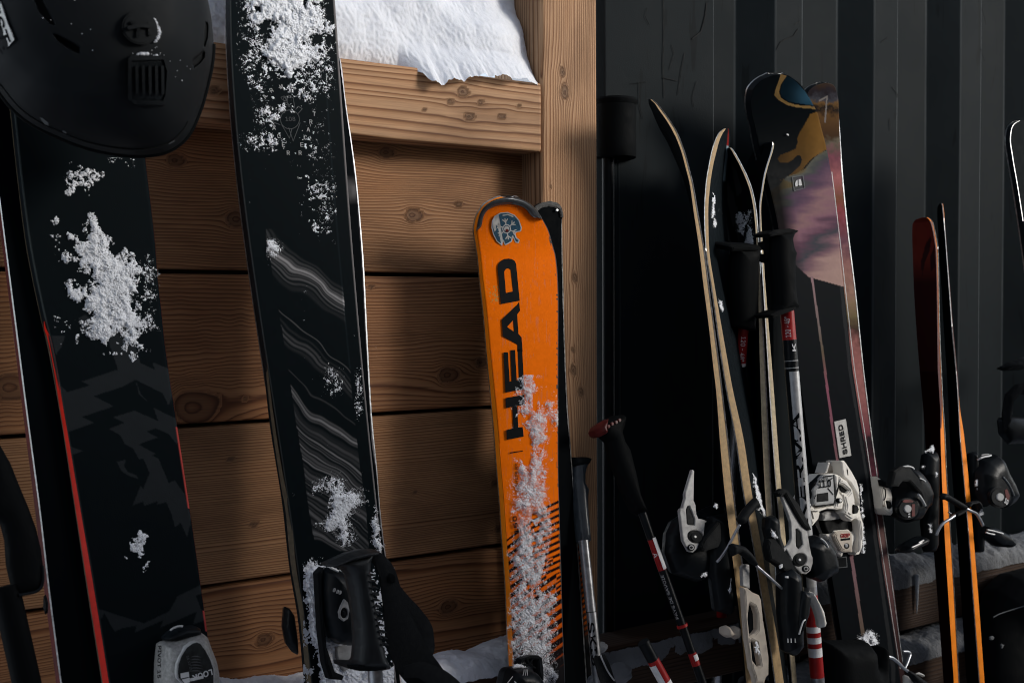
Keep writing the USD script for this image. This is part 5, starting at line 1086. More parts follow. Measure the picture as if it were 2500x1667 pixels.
shaft(np_, (915, 1630), (926, 1790), -.338, -.345, .0085, [(0, 1, 'alu')])
def band(t, name, pxs, widths, plane, offs, mat, th=.0018, n=60, twist=0.0):
    """A flat strap through picture points; widths in picture pixels across it."""
    p = spline(np.array([plane.hit(float(x), float(y), float(o)) for (x, y), o in zip(pxs, np.broadcast_to(offs, len(pxs)))]), n)
    w = np.interp(np.linspace(0, 1, n), np.linspace(0, 1, len(widths)), widths) * .00048
    tg = np.gradient(p, axis=0); tg /= np.linalg.norm(tg, axis=1, keepdims=True)
    s = np.cross(tg, plane.n); s /= np.linalg.norm(s, axis=1, keepdims=True); nn = np.cross(s, tg)
    rows_ = [p - s * w[:, None] / 2 - nn * th, p - s * w[:, None] / 2, p, p + s * w[:, None] / 2, p + s * w[:, None] / 2 - nn * th]
    V = np.stack(rows_, 1); V[:, 2] += nn * .0006
    V = np.concatenate([V, V[:, :1]], 1)
    return put(t, name, *fix(V.reshape(-1, 3), grid_faces(n, 6), np.repeat(p, 6, 0) * 0 + (V - p[:, None]).reshape(-1, 3) + plane.n * 1e-5), M[mat], True)
band(np_, 'strap', [(905, 1350), (925, 1365), (946, 1400), (955, 1440), (968, 1500), (985, 1560), (1010, 1610), (1040, 1650), (1075, 1690)], [24, 40, 50, 58, 78, 92, 96, 90, 80], P_np, [.006, .010, .008, .004, .0, -.004, -.006, .004, .01], 'fabric')
band(np_, 'strap', [(938, 1385), (960, 1430), (985, 1470), (1015, 1510), (1038, 1550), (1044, 1580), (1030, 1610), (1012, 1628)], [20, 26, 36, 46, 52, 48, 34, 20], P_np, [-.012, -.016, -.018, -.02, -.02, -.016, -.010, -.004], 'fabric')
band(np_, 'strap', [(985, 1640), (1020, 1635), (1060, 1650), (1110, 1690)], [26, 40, 50, 54], P_np, [.012, .014, .012, .008], 'fabric')
plate(np_, 'strap_buckle', [(952, 1398), (964, 1402), (968, 1412), (966, 1424), (950, 1420), (946, 1408)], P_np, .010, .008, 'black', .002)
shaft(np_, (990, 1535), (1025, 1680), -.30, -.31, .0095, [(0, 1, 'grey_metal')], 'lower_shaft')

def part(t, name, label=None): return tag(UsdGeom.Xform.Define(stage, numbered(path_of(t), name)), label)
camo_b, arm_b, head_b, tanA_b, tanB_b, tanD_b, sun_a_b, sun_b_b, redA_b, redB_b = (part(t, 'binding') for t in (camo, arm, head, tanA, tanB, tanD, sun_a, sun_b, redA, redB))
# binding of the marbled ski, behind that pole
def part_poly(t, name, poly, plane, front, th, mat, bevel=.002, holes=(), label=None): return plate(t, name, poly, plane, front, th, mat, bevel, holes, label=label)
rounded(arm_b, 'binding_toe', [(786, 1392), (800, 1384), (830, 1392), (850, 1420), (862, 1480), (862, 1560), (850, 1575), (820, 1570), (800, 1555), (788, 1500), (783, 1440)], P_arm, .022, .026, 'black')
part_poly(arm_b, 'binding_arm', [(778, 1400), (792, 1385), (788, 1420), (792, 1500), (800, 1580), (820, 1640), (842, 1650), (838, 1660), (808, 1658), (796, 1620), (786, 1540)], P_arm, .030, .016, 'black_matt', .003)
plate(arm_b, 'binding_lever', [(842, 1462), (850, 1470), (854, 1490), (850, 1510), (840, 1516), (830, 1508), (828, 1494), (834, 1478)], P_arm, .052, .004, 'grey_metal', .0008, holes=[ellipse(841, 1496, 9, 13)])
plate(arm_b, 'binding_lever', ellipse(841, 1496, 9.5, 13.5), P_arm, .050, .004, 'black', .0015)
plate(arm_b, 'binding_bolt', ellipse(841, 1497, 5, 6), P_arm, .053, .003, 'black', .001)
plate(arm_b, 'binding_plate', [(818, 1578), (866, 1570), (866, 1625), (840, 1640), (826, 1620)], P_arm, .012, .012, 'grey_metal', .002)
wire(arm_b, 'brake_wire', [(806, 1384), (818, 1390), (826, 1394)], P_arm, .040, .0016, M['metal'])
for (x, y) in ((818, 1414), (826, 1418), (832, 1420)): plate(arm_b, 'binding_tooth', ellipse(x, y + 26, 2.5, 5, 20), P_arm, .050, .003, 'grey_metal', .0008)
rounded(arm2, 'brake_pad', [(694, 1480), (704, 1482), (716, 1500), (724, 1560), (726, 1598), (712, 1590), (698, 1570), (690, 1530)], P_arm.back(-.02), -.004, .012, 'black')

# toe piece of the camouflage ski
P_l = P_camo
rounded(camo_b, 'binding_roller', [(398, 1562), (400, 1552), (416, 1537), (440, 1527), (470, 1525), (482, 1530), (486, 1548), (470, 1556), (420, 1568)], P_l, .030, .020, 'black')
wire(camo_b, 'binding_wire', [(416, 1538), (424, 1532), (436, 1528), (446, 1528)], P_l, .052, .0012, M['metal'])
def toe_body():
    out = [(381, 1664), (382, 1620), (387, 1570), (398, 1563), (420, 1556), (450, 1545), (470, 1541), (487, 1541), (500, 1552), (510, 1580), (522, 1610), (528, 1640), (529, 1690), (500, 1720), (420, 1720), (384, 1700)]
    rounded(camo_b, 'binding_toe', out, P_l, .030, .034, 'toe')
M['toe'] = plain('scuffed_grey_metal', (.27, .265, .255), .42, metal=.35, vary=.35, scale=260, bump=.25)
toe_body()
win = [(434, 1655), (432, 1640), (434, 1620), (441, 1600), (455, 1578), (470, 1567), (482, 1564), (492, 1568), (505, 1585), (518, 1610), (525, 1632), (526, 1700), (460, 1700), (446, 1668)]
wf = sg.Polygon(win)
plate(camo_b, 'window_frame', win, P_l, .066, .010, 'metal', .0018)
plate(camo_b, 'window', list(wf.buffer(-3.4).exterior.coords), P_l, .0672, .004, 'window', .001)
M_ = None
letters(camo_b, 'LOOK', (518, 1632), (469, 1648), 13, P_l, .0678, M['white_print'], bold=True)
for pl in ([(441, 1643), (461, 1639), (462, 1651), (442, 1655)], [(464, 1652 + 3), (497, 1648), (497, 1655), (465, 1662)], [(444, 1658), (463, 1653), (464, 1664), (452, 1668)]): plate(camo_b, 'window_print', pl, P_l, .0678, .0005, 'white_print', 0)
letters(camo_b, 'PIVOT 15', (398, 1572), (384, 1655), 8, P_l, .0635, M['dim_print'], bold=True) if False else letters(camo_b, 'PIVOT 15', (386, 1574), (384, 1655), 8, P_l, .060, M['black_print'], bold=True)
for k, y in enumerate(range(1600, 1640, 7)): plate(camo_b, 'spring_coil', [(466 - k, y + 3), (474, y), (482, y), (492 + k, y + 4), (482, y + 2.5), (474, y + 2.5)], P_l, .0680, .0006, 'dim_print', 0)
letters(camo_b, '15 13 11', (455, 1600), (464, 1636), 5, P_l, .0680, M['dim_print'])

# grey pole right of the orange pair
gpole = thing('ski_pole', 'silver ski pole with grey grip right of the orange skis', 'ski pole')
M['grip_grey'] = plain('grey_rubber', (.03, .036, .042), .35, vary=.3, scale=40, bump=.08, spec=.5)
P_gp = Plane((1412, 1118), -.085, (1455, 1667), -.165)
rounded(gpole, 'grip', [(1392, 1117), (1420, 1117), (1437, 1121), (1436, 1128), (1428, 1142), (1424, 1160), (1424, 1180), (1433, 1195), (1430, 1215), (1432, 1260), (1438, 1322), (1412, 1326), (1404, 1270), (1396, 1200), (1393, 1150)], P_gp, 0, .015, 'grip_grey')
rounded(gpole, 'grip_cap', [(1391, 1116), (1422, 1115), (1438, 1120), (1430, 1136), (1410, 1142), (1393, 1140)], P_gp, .002, .016, 'black_matt')
a, b = shaft(gpole, (1424, 1318), (1466, 1700), -.122, -.170, .0078, [(0, .46, 'alu'), (.46, .465, 'hole'), (.465, 1, 'alu')])
around(gpole, 'SKIS', a, b, .52, .80, .0078, .010, 'black_print', -.35, flip=False, bold=True)
band(gpole, 'strap', [(1462, 1600), (1474, 1630), (1492, 1680)], [46, 54, 50], P_gp, [.03, .034, .03], 'fabric', n=30)
wire(gpole, 'strap_seam', [(1466, 1598), (1478, 1626), (1500, 1660)], P_gp, [.034, .036, .034], .0012, M['grey_print'])

# head binding at the lower edge of the orange ski
rounded(head_b, 'binding_toe', [(1216, 1720), (1222, 1680), (1232, 1640), (1240, 1628), (1258, 1625), (1282, 1626), (1302, 1638), (1314, 1656), (1330, 1680), (1336, 1720)], P_head, .030, .030, 'black')
plate(head_b, 'binding_pad', [(1266, 1622), (1274, 1608), (1296, 1601), (1318, 1600), (1326, 1606), (1330, 1640), (1330, 1660), (1322, 1664), (1314, 1640), (1312, 1612), (1300, 1608), (1284, 1611), (1276, 1622)], P_head, .022, .012, 'black', .003)
for pl in ([(1286, 1606), (1294, 1622)], [(1302, 1605), (1294, 1622)], [(1294, 1622), (1308, 1630)], [(1280, 1624), (1294, 1622)]): plate(head_b, 'pad_rib', list(sg.LineString(pl).buffer(2.6).exterior.coords), P_head, .021, .006, 'black', .001)
for k, (x, c_) in enumerate(((1279, 'sticker_lines'), (1284, 'sticker_lines'), (1288, 'sticker_lines'))): line(head_b, [(x - 2 + k, 1652 - 4), (x, 1640), (x + .8, 1633)], P_head, .0605, 1.6, 'grey_print', 'binding_print')
for pts in ([(1238, 1668), (1252, 1650)], [(1256, 1662), (1262, 1668)]): line(head_b, pts, P_head, .0605, 2.2, 'grey_print', 'binding_print')
snow_patch(head, P_head.back(.036), (1248, 1612, 1290, 1634), blob([(1254, 1628), (1264, 1620), (1280, 1622), (1284, 1630), (1268, 1632)], 5), .006, 1.6, seed=44)

# trekking pole with red topped foam grip
tp = thing('ski_pole', 'black pole with long foam grip and red topped head left of the gold edged skis', 'ski pole')
P_tp = Plane((1490, 1040), -.12, (1715, 1667), -.24)
rounded(tp, 'grip', [(1454, 1040), (1470, 1026), (1492, 1015), (1516, 1013), (1523, 1022), (1520, 1040), (1514, 1060), (1520, 1080), (1532, 1100), (1545, 1150), (1558, 1210), (1576, 1252), (1562, 1260), (1546, 1250), (1526, 1210), (1504, 1155), (1490, 1115), (1482, 1080), (1466, 1066)], P_tp, 0, .018, 'foam')
rounded(tp, 'head_cap', [(1450, 1049), (1456, 1036), (1468, 1028), (1478, 1023), (1470, 1036), (1467, 1052), (1470, 1062), (1464, 1067), (1455, 1062)], P_tp, .004, .020, 'red_dull')
for k, (x, y) in enumerate(((1487, 1040), (1496, 1034), (1506, 1030), (1514, 1025))): plate(tp, 'head_stud', ellipse(x, y, 3.4, 4.2), P_tp, .0195, .004, 'red_dull', .0008)
a, b = shaft(tp, (1568, 1252), (1735, 1722), -.176, -.246, .0064, [(0, .135, 'black'), (.135, .295, 'red'), (.295, .58, 'black'), (.58, .592, 'red'), (.592, .725, 'black'), (.725, .79, 'red'), (.79, 1, 'black')])
around(tp, 'PAYS DE SAVOIE', a, b, .315, .545, .0064, .0042, 'grey_print', .5, flip=True)
ax = (b - a) / np.linalg.norm(b - a)
def halfband(t, a, b, s0, s1, r, lo, hi, mat, name='shaft_label'):
    ax = (b - a) / np.linalg.norm(b - a); toC = CAM - (a + b) / 2; toC -= ax * (toC @ ax); toC /= np.linalg.norm(toC); sd = np.cross(ax, toC)
    if sd @ R < 0: sd = -sd
    w = np.linspace(lo, hi, 12); ss = np.linspace(s0, s1, 6)
    V = np.array([[a + (b - a) * s + (r + .0004) * (np.cos(x) * toC + np.sin(x) * sd) for x in w] for s in ss])
    return put(t, name, *fix(V.reshape(-1, 3), grid_faces(6, 12), toC), M[mat], True)
halfband(tp, a, b, .13, .292, .0066, .25, 1.4, 'white_print')
halfband(tp, a, b, .735, .765, .0066, .1, 1.4, 'white_print')
around(tp, 'A', a, b, .20, .225, .0066, .006, 'white_print', -.4)
put(tp, 'ring', *tube(np.array([a + (b - a) * .578, a + (b - a) * .592]), .0084, 18), M['red'], 40)
tp2 = thing('ski_pole', 'lower black pole with red and white band at the bottom edge', 'ski pole')
a, b = shaft(tp2, (1570, 1566), (1655, 1720), -.23, -.25, .0088, [(0, .28, 'black'), (.28, .62, 'red'), (.62, .80, 'white_print'), (.80, 1, 'red')])
halfband(tp2, a, b, .33, .66, .0092, -1.5, -.05, 'white_print')

# the two poles among the gold edged skis
p1 = thing('ski_pole', 'black gripped pole with red 120 - 48 band, left one of the two alike', 'ski pole')
P_p = Plane((1815, 600), -.172, (1800, 900), -.140)
rounded(p1, 'grip', [(1786, 606), (1790, 600), (1850, 600), (1856, 606), (1850, 614), (1846, 640), (1846, 700), (1843, 760), (1838, 790), (1842, 812), (1824, 806), (1800, 800), (1787, 795), (1788, 780), (1786, 740), (1784, 680), (1786, 640), (1789, 618)], P_p, 0, .018, 'foam')
plate(p1, 'grip_cap', [(1782, 602), (1788, 597), (1856, 599), (1860, 604), (1856, 612), (1790, 614)], P_p, .019, .038, 'foam', .004)
band(p1, 'strap', [(1852, 602), (1872, 600), (1882, 615), (1876, 632), (1852, 628)], [26, 34, 36, 34, 26], P_p, [.0, .006, .008, .004, -.006], 'fabric', n=30)
a, b = shaft(p1, (1815, 800), (1745, 1720), -.138, -.012, .0088, [(0, .086, 'red'), (.086, .094, 'white_print'), (.094, .137, 'black'), (.137, .142, 'grey_print'), (.142, .152, 'black'), (.152, .156, 'grey_print'), (.156, .20, 'black'), (.20, .70, 'alu'), (.70, .77, 'red'), (.77, 1, 'alu')])
around(p1, '120 - 48"', a, b, .018, .080, .0092, .0072, 'white_print', .15, flip=False)
p2 = thing('ski_pole', 'silver lettered ski pole with black grip and red bands before the sunset ski', 'ski pole')
P_p2 = Plane((1910, 560), -.185, (1930, 780), -.19)
rounded(p2, 'grip', [(1884, 568), (1896, 562), (1930, 559), (1941, 562), (1942, 568), (1932, 574), (1927, 586), (1930, 604), (1937, 618), (1933, 640), (1934, 700), (1938, 735), (1946, 752), (1930, 760), (1900, 768), (1886, 776), (1884, 770), (1891, 745), (1890, 700), (1884, 640), (1884, 600)], P_p2, 0, .019, 'foam')
plate(p2, 'grip_cap', [(1880, 570), (1895, 561), (1932, 557), (1943, 561), (1942, 569), (1915, 572), (1884, 577)], P_p2, .019, .036, 'foam', .004)
plate(p2, 'grip_foot', [(1884, 768), (1904, 758), (1944, 748), (1949, 754), (1934, 760), (1890, 776)], P_p2, .020, .038, 'foam', .003)
a, b = shaft(p2, (1921, 755), (2001, 1722), -.19, -.245, .0112, [(0, .078, 'red'), (.078, .130, 'black'), (.130, .132, 'grey_print'), (.132, .148, 'black'), (.148, .150, 'grey_print'), (.150, .158, 'black'), (.158, .70, 'polestrip'), (.70, .745, 'alu'), (.745, .80, 'red'), (.80, .832, 'white_print'), (.832, .845, 'red'), (.845, .858, 'white_print'), (.858, .868, 'red'), (.868, .885, 'white_print'), (.885, .935, 'red'), (.935, 1, 'alu')]) if False else (None, None)
M['polestrip'] = plain('silver_lacquer', (.38, .385, .39), .38, metal=.45, vary=.12, scale=80)
a, b = shaft(p2, (1921, 755), (2001, 1722), -.19, -.245, .0112, [(0, .078, 'red'), (.078, .130, 'black'), (.130, .132, 'grey_print'), (.132, .148, 'black'), (.148, .150, 'grey_print'), (.150, .158, 'black'), (.158, .70, 'polestrip'), (.70, .722, 'alu'), (.722, .765, 'red'), (.765, .80, 'red'), (.80, .815, 'white_print'), (.815, .827, 'red'), (.827, .842, 'white_print'), (.842, .854, 'red'), (.854, .876, 'white_print'), (.876, .928, 'red'), (.928, 1, 'alu')])
halfband(p2, a, b, .158, .70, .0112, -1.57, -.42, 'black', 'shaft_side')
around(p2, '120 - 48"', a, b, .020, .072, .0112, .0085, 'white_print', .1, flip=True)
around(p2, 'KERMA', a, b, .262, .545, .0112, .0130, 'black_print', .10, flip=True, bold=True)
around(p2, 'K', a, b, .088, .110, .0112, .006, 'white_print', -.6, flip=True, bold=True)
# ------------------------------------------------------------------ bindings of the gold edged pairs
def turntable(t, plate_px, slot, cam_, bolt, plane, off, nm='binding_arm'):
    plate(t, nm, plate_px, plane, off, .005, 'grey_metal', .0012, holes=[slot, cam_])
    plate(t, 'slot_insert', slot, plane, off - .002, .006, 'black', .001)
    plate(t, 'cam_disc', cam_, plane, off + .0015, .008, 'black', .002)
    c = np.mean(cam_, axis=0); plate(t, 'cam_ring', ellipse(*c, 11, 11, 0, 24), plane, off + .003, .003, 'black_matt', .001); plate(t, 'cam_pin', ellipse(*c, 3, 3), plane, off + .0045, .003, 'metal', .0006)
    plate(t, 'bolt', ellipse(*bolt, 8.5, 8.5), plane, off + .002, .004, 'black', .001); plate(t, 'bolt_ring', ellipse(*bolt, 5.5, 5.5), plane, off + .003, .003, 'grey_print', .0006); plate(t, 'bolt_ring', ellipse(*bolt, 3.6, 3.6), plane, off + .0036, .003, 'black', .0006)
P_b1 = Plane((1690, 1150), -.205, (1690, 1350), -.22)
k1 = lambda pts: [(1650 + x / 4.704, 1080 + y / 4.704) for x, y in pts]
turntable(tanA_b, k1([(188, 318), (202, 312), (215, 330), (208, 660), (232, 720), (240, 820), (262, 872), (330, 885), (362, 905), (338, 925), (320, 1100), (250, 1215), (200, 1262), (150, 1250), (85, 1130), (70, 1010), (45, 790), (55, 760), (78, 752), (108, 640), (106, 590)]),
          k1([(120, 770), (135, 728), (160, 725), (178, 770), (220, 880), (218, 950), (150, 945), (130, 930)]), k1(ellipse(228, 1080, 92, 72, 22)), k1([(183, 1203)])[0], P_b1, .004)
rounded(tanA_b, 'binding_body', [(1626, 1300), (1640, 1270), (1668, 1252), (1700, 1250), (1740, 1230), (1762, 1240), (1764, 1320), (1750, 1400), (1700, 1420), (1640, 1400), (1622, 1350)], P_b1, -.030, .024, 'black')
plate(tanA_b, 'binding_lever', k1([(285, 1190), (330, 1100), (500, 890), (560, 860), (600, 870), (560, 1100), (500, 1200), (340, 1250), (300, 1235)]), P_b1, .010, .014, 'black_matt', .003)
rounded(tanA_b, 'binding_housing', [(1730, 1260), (1772, 1250), (1786, 1300), (1790, 1450), (1780, 1500), (1745, 1490), (1734, 1400)], P_b1, -.006, .020, 'black')
rounded(tanA_b, 'binding_foot', [(1764, 1530), (1772, 1525), (1782, 1540), (1792, 1526), (1800, 1530), (1800, 1552), (1793, 1560), (1784, 1552), (1774, 1556), (1764, 1548)], P_b1, .004, .012, 'offwhite')
for sn, pl in enumerate(([(1738, 1236), (1748, 1226), (1752, 1232), (1750, 1242)], [(1710, 1405), (1722, 1398), (1728, 1405), (1714, 1408)], [(1778, 1440), (1786, 1400), (1788, 1440), (1782, 1450)])): snow_patch(tanA, P_b1.back(.012), (min(p[0] for p in pl) - 6, min(p[1] for p in pl) - 6, max(p[0] for p in pl) + 6, max(p[1] for p in pl) + 6), blob(pl, 4), .004, 1.4, seed=60 + sn)
P_b2 = Plane((1940, 1200), -.262, (1960, 1400), -.275)
turntable(tanD_b, k1([(1220, 625), (1232, 605), (1255, 620), (1390, 830), (1400, 880), (1475, 985), (1510, 995), (1540, 1180), (1562, 1290), (1578, 1320), (1575, 1390), (1550, 1470), (1500, 1510), (1440, 1500), (1380, 1440), (1300, 1280), (1270, 1225), (1240, 1285), (1242, 1215), (1300, 1170), (1330, 1110), (1322, 920), (1300, 850)]),
          k1([(1380, 990), (1400, 985), (1440, 1030), (1460, 1170), (1415, 1225), (1385, 1190)]), k1(ellipse(1428, 1345, 82, 76, -40)), k1([(1500, 1448)])[0], P_b2, .004)
plate(tanD_b, 'binding_lever', k1([(1180, 578), (1240, 530), (1300, 545), (1330, 590), (1420, 700), (1540, 930), (1570, 1000), (1540, 1010), (1470, 960), (1390, 830), (1260, 600), (1215, 625)]), P_b2, .009, .012, 'black_matt', .003)
plate(tanD_b, 'binding_lever', k1([(1120, 1110), (1150, 1100), (1230, 1210), (1300, 1290), (1400, 1470), (1380, 1500), (1250, 1470), (1180, 1400), (1090, 1350), (1060, 1200), (1080, 1110)]), P_b2, .006, .012, 'black_matt', .003)
rounded(tanD_b, 'binding_body', [(1960, 1330), (1985, 1305), (2010, 1312), (2028, 1340), (2036, 1380), (2034, 1400), (2000, 1420), (1975, 1410)], P_b2, -.010, .022, 'black')
wire(tanD_b, 'binding_edge_glint', [(2003, 1314), (2010, 1318), (2017, 1326), (2022, 1336)], P_b2, .012, .0012, M['metal'])
rounded(tanD_b, 'binding_housing', [(1905, 1400), (1925, 1385), (1945, 1400), (1950, 1500), (1952, 1580), (1935, 1600), (1915, 1590), (1905, 1500)], P_b2, .0, .020, 'black')
rounded(tanD_b, 'binding_latch', [(1955, 1440), (1970, 1444), (1976, 1455), (1970, 1500), (1955, 1540), (1946, 1560), (1945, 1500), (1950, 1460)], P_b2, .016, .010, 'black')
wire(tanD_b, 'latch_bar', [(1951, 1548), (1956, 1530), (1962, 1515), (1966, 1512)], P_b2, .026, .0013, M['metal'])
for xs in (1923, 1931, 1941): wire(tanD_b, 'spring_glint', [(xs, 1558), (xs + 1, 1568)], P_b2, .019, .0010, M['metal'])
for pl in ([(1905, 1380), (1912, 1376), (1912, 1384), (1906, 1388)], [(1920, 1405), (1926, 1406), (1926, 1411), (1920, 1410)]): plate(tanD_b, 'binding_detail', pl, P_b2, .022, .003, 'white_print', .0006)
rounded(tanD_b, 'binding_bracket', [(1976, 1440), (1984, 1452), (1994, 1470), (2004, 1490), (2010, 1520), (2007, 1530), (2000, 1532), (1997, 1510), (1986, 1475), (1978, 1458)], P_b2, -.004, .010, 'white')
# brake arms with rubber ends
P_br = Plane((1800, 1200), -.255, (1850, 1400), -.270)
rounded(tanA_b, 'brake_pad', k1([(700, 880), (770, 770), (840, 690), (900, 630), (930, 660), (965, 745), (940, 755), (900, 770), (830, 850), (790, 930), (740, 940)]), P_br, .0, .008, 'black_matt')
wire(tanA_b, 'brake_arm', k1([(735, 940), (680, 1040), (600, 1190), (530, 1300), (470, 1370)]), P_br, [0, -.004, -.008, -.012, -.018], .0022, M['alu'])
rounded(tanB_b, 'brake_pad', k1([(620, 1170), (650, 1155), (780, 1190), (860, 1270), (930, 1390), (910, 1420), (860, 1390), (800, 1330), (720, 1270), (640, 1310), (625, 1240)]), P_br, .002, .008, 'black_matt')
wire(tanB_b, 'brake_arm', [(1846, 1380), (1862, 1394), (1880, 1410), (1900, 1428), (1922, 1446)], P_br, [.002, .004, .006, .006, .004], .0024, M['alu'])
wf_ = [(1812, 1384), (1818, 1376), (1830, 1378), (1831, 1436), (1814, 1430)]
plate(tanB_b, 'brake_plate', wf_, P_br, -.010, .006, 'grey_metal', .001)
cr = lambda pts: [(1500 + x / 4.272, 1300 + y / 4.272) for x, y in pts]
plate(tanB_b, 'binding_frame', cr([(1355, 572), (1400, 575), (1450, 620), (1520, 650), (1540, 700), (1560, 900), (1590, 1080), (1620, 1300), (1618, 1480), (1590, 1510), (1575, 1568), (1480, 1568), (1470, 1500), (1440, 1420), (1420, 1280), (1390, 1100), (1370, 800)]), P_br, -.004, .010, 'offwhite', .003,
      holes=[cr([(1415, 740), (1470, 770), (1495, 850), (1500, 1010), (1470, 1050), (1420, 1080), (1400, 900)]), cr([(1430, 1120), (1490, 1150), (1530, 1380), (1500, 1400), (1450, 1330)])])
rounded(tanB_b, 'binding_body', cr([(1395, 720), (1500, 760), (1510, 1000), (1500, 1120), (1540, 1400), (1480, 1420), (1400, 1200)]), P_br, -.022, .014, 'black')
snow_patch(tanB, P_br.back(-.004), (1836, 1560, 1860, 1600), blob([(1843, 1562), (1852, 1570), (1855, 1592), (1846, 1590)], 5), .004, 1.4, seed=70)
rounded(tanD_b, 'brake_pad', [(1868, 1262), (1884, 1256), (1896, 1270), (1896, 1300), (1910, 1340), (1938, 1372), (1930, 1390), (1890, 1380), (1876, 1330), (1866, 1290)], P_br, -.006, .014, 'black')
snow_patch(tanD, P_br.back(.008), (1876, 1284, 1902, 1318), blob([(1882, 1290), (1892, 1300), (1898, 1312), (1886, 1310)], 4), .004, 1.4, seed=71)

# ------------------------------------------------------------------ white toe binding of the sunset ski
kk_ = lambda pts: [(1940 + x / 5.225, 1100 + y / 5.225) for x, y in pts]
W = lambda nm, pts, fr, th, mat='white', bev=.0025, holes=(): plate(sun_a_b, nm, kk_(pts), P_sun, fr, th, mat, bev, [kk_(h) for h in holes])
W('binding_base', [(440, 150), (480, 180), (590, 170), (605, 125), (650, 130), (700, 200), (790, 370), (830, 500), (840, 680), (860, 820), (895, 940), (880, 1230), (840, 1320), (800, 1330), (780, 1290), (640, 1300), (625, 1350), (560, 1310), (420, 1070), (360, 950), (360, 800), (400, 290)], .014, .016, 'white', .004)
W('binding_tower', [(440, 148), (470, 150), (480, 182), (590, 172), (600, 300), (420, 280)], .030, .014, 'offwhite', .003)
W('binding_ear', [(400, 285), (440, 150), (462, 150), (425, 280)], .042, .024)
W('binding_ear', [(602, 128), (640, 125), (668, 160), (740, 270), (800, 380), (830, 480), (842, 700), (800, 560), (720, 420), (625, 335), (606, 230)], .050, .034)
plate(sun_a_b, 'ear_slot', kk_([(668, 215), (682, 245), (688, 315), (676, 310), (666, 250)]), P_sun, .0505, .004, 'hole', .0006)
W('binding_shell', [(375, 300), (520, 290), (600, 310), (690, 380), (760, 500), (800, 680), (825, 740), (825, 840), (760, 900), (680, 850), (620, 770), (640, 720), (600, 750), (520, 745), (430, 750), (350, 780), (320, 870), (235, 965), (205, 870), (180, 770), (148, 690), (160, 630), (210, 530)], .050, .032, 'white', .007, holes=[[(585, 420), (640, 440), (715, 505), (680, 545), (625, 530), (600, 500)], [(765, 690), (800, 705), (815, 745), (800, 790), (765, 800)]])
W('binding_wing', [(590, 320), (690, 385), (760, 500), (790, 640), (770, 680), (690, 820), (640, 790), (655, 700), (620, 560), (575, 420)], .054, .02, 'white', .005, holes=[[(585, 420), (640, 440), (715, 505), (680, 545), (625, 530), (600, 500)]])
plate(sun_a_b, 'binding_hollow', kk_([(580, 410), (645, 435), (725, 505), (680, 555), (615, 535), (590, 500)]), P_sun, .046, .004, 'hole', .0005)
plate(sun_a_b, 'binding_hollow', kk_([(760, 685), (805, 700), (822, 745), (805, 795), (760, 805)]), P_sun, .046, .004, 'hole', .0005)
W('front_cover', [(200, 560), (250, 420), (375, 300), (505, 300), (525, 400), (540, 500), (570, 320), (580, 330), (575, 480), (540, 600), (520, 690), (480, 690), (330, 720), (245, 690)], .060, .012, 'black', .002)
W('front_panel', [(245, 640), (250, 500), (345, 350), (380, 312), (500, 300), (512, 450), (520, 620), (510, 670), (420, 685), (280, 700), (248, 680)], .0645, .008, 'grey_plastic', .003)
W('front_panel', [(520, 300), (575, 318), (560, 450), (545, 500), (530, 420)], .063, .008, 'white', .002)
plate(sun_a_b, 'scale_window', kk_([(290, 550), (430, 530), (435, 640), (285, 655)]), P_sun, .0655, .003, 'hole', .0006)
letters(sun_a_b, '11.0', kk_([(468, 450)])[0], kk_([(300, 470)])[0], -11, P_sun, .0655, M['black_print'], bold=True) if False else letters(sun_a_b, '11.0', kk_([(300, 475)])[0], kk_([(465, 455)])[0], 12, P_sun, .0655, M['black_print'], bold=True)
letters(sun_a_b, 'ID', kk_([(378, 388)])[0], kk_([(425, 380)])[0], 6.5, P_sun, .0655, M['dim_print'], bold=True)
for pts in ([(340, 360), (375, 400)], [(485, 345), (420, 400)], [(425, 475), (495, 560)], [(250, 610), (275, 565)], [(365, 330), (485, 318)]): line(sun_a_b, kk_(pts), P_sun, .0655, 1.8, 'black_print', 'panel_line')
for c_ in ((587, 635), (190, 690)):
    plate(sun_a_b, 'screw', kk_(ellipse(*c_, 28, 32)), P_sun, .061, .006, 'hole', .001); plate(sun_a_b, 'screw', kk_(ellipse(c_[0] + 4, c_[1] - 2, 16, 20)), P_sun, .0625, .004, 'metal', .001)
W('front_skirt', [(150, 690), (200, 600), (245, 690), (280, 750), (520, 700), (540, 620), (600, 590), (640, 680), (630, 740), (560, 750), (440, 740), (330, 775), (270, 770), (200, 770)], .058, .014, 'white', .005)
W('wing_tip', [(180, 770), (270, 775), (340, 790), (320, 870), (240, 965), (225, 920)], .048, .02, 'white', .004)
W('treadle', [(360, 830), (420, 780), (620, 770), (680, 850), (790, 890), (805, 1010), (720, 1030), (430, 1065), (390, 960)], .028, .012, 'hole', .002)
W('treadle_plate', [(360, 800), (420, 765), (620, 760), (670, 850), (520, 880), (375, 890)], .034, .012, 'grey_metal', .003)
W('rear_block', [(430, 1070), (510, 1050), (530, 1020), (710, 1005), (735, 1030), (820, 1035), (860, 1030), (870, 1200), (840, 1300), (810, 1330), (785, 1290), (770, 1180), (745, 1290), (640, 1290), (625, 1350), (570, 1310), (440, 1110)], .034, .02, 'white', .005)
W('rear_panel', [(505, 1080), (540, 1030), (700, 1015), (745, 1050), (755, 1290), (650, 1295), (600, 1280), (520, 1130)], .040, .008, 'offwhite', .004)
letters(sun_a_b, 'GRIP', kk_([(583, 1108)])[0], kk_([(705, 1098)])[0], 6, P_sun, .0405, M['red'], bold=True)
plate(sun_a, 'label', kk_([(588, 1122), (708, 1108), (708, 1135), (590, 1148)]), P_sun, .0405, .0006, 'black_print', 0)
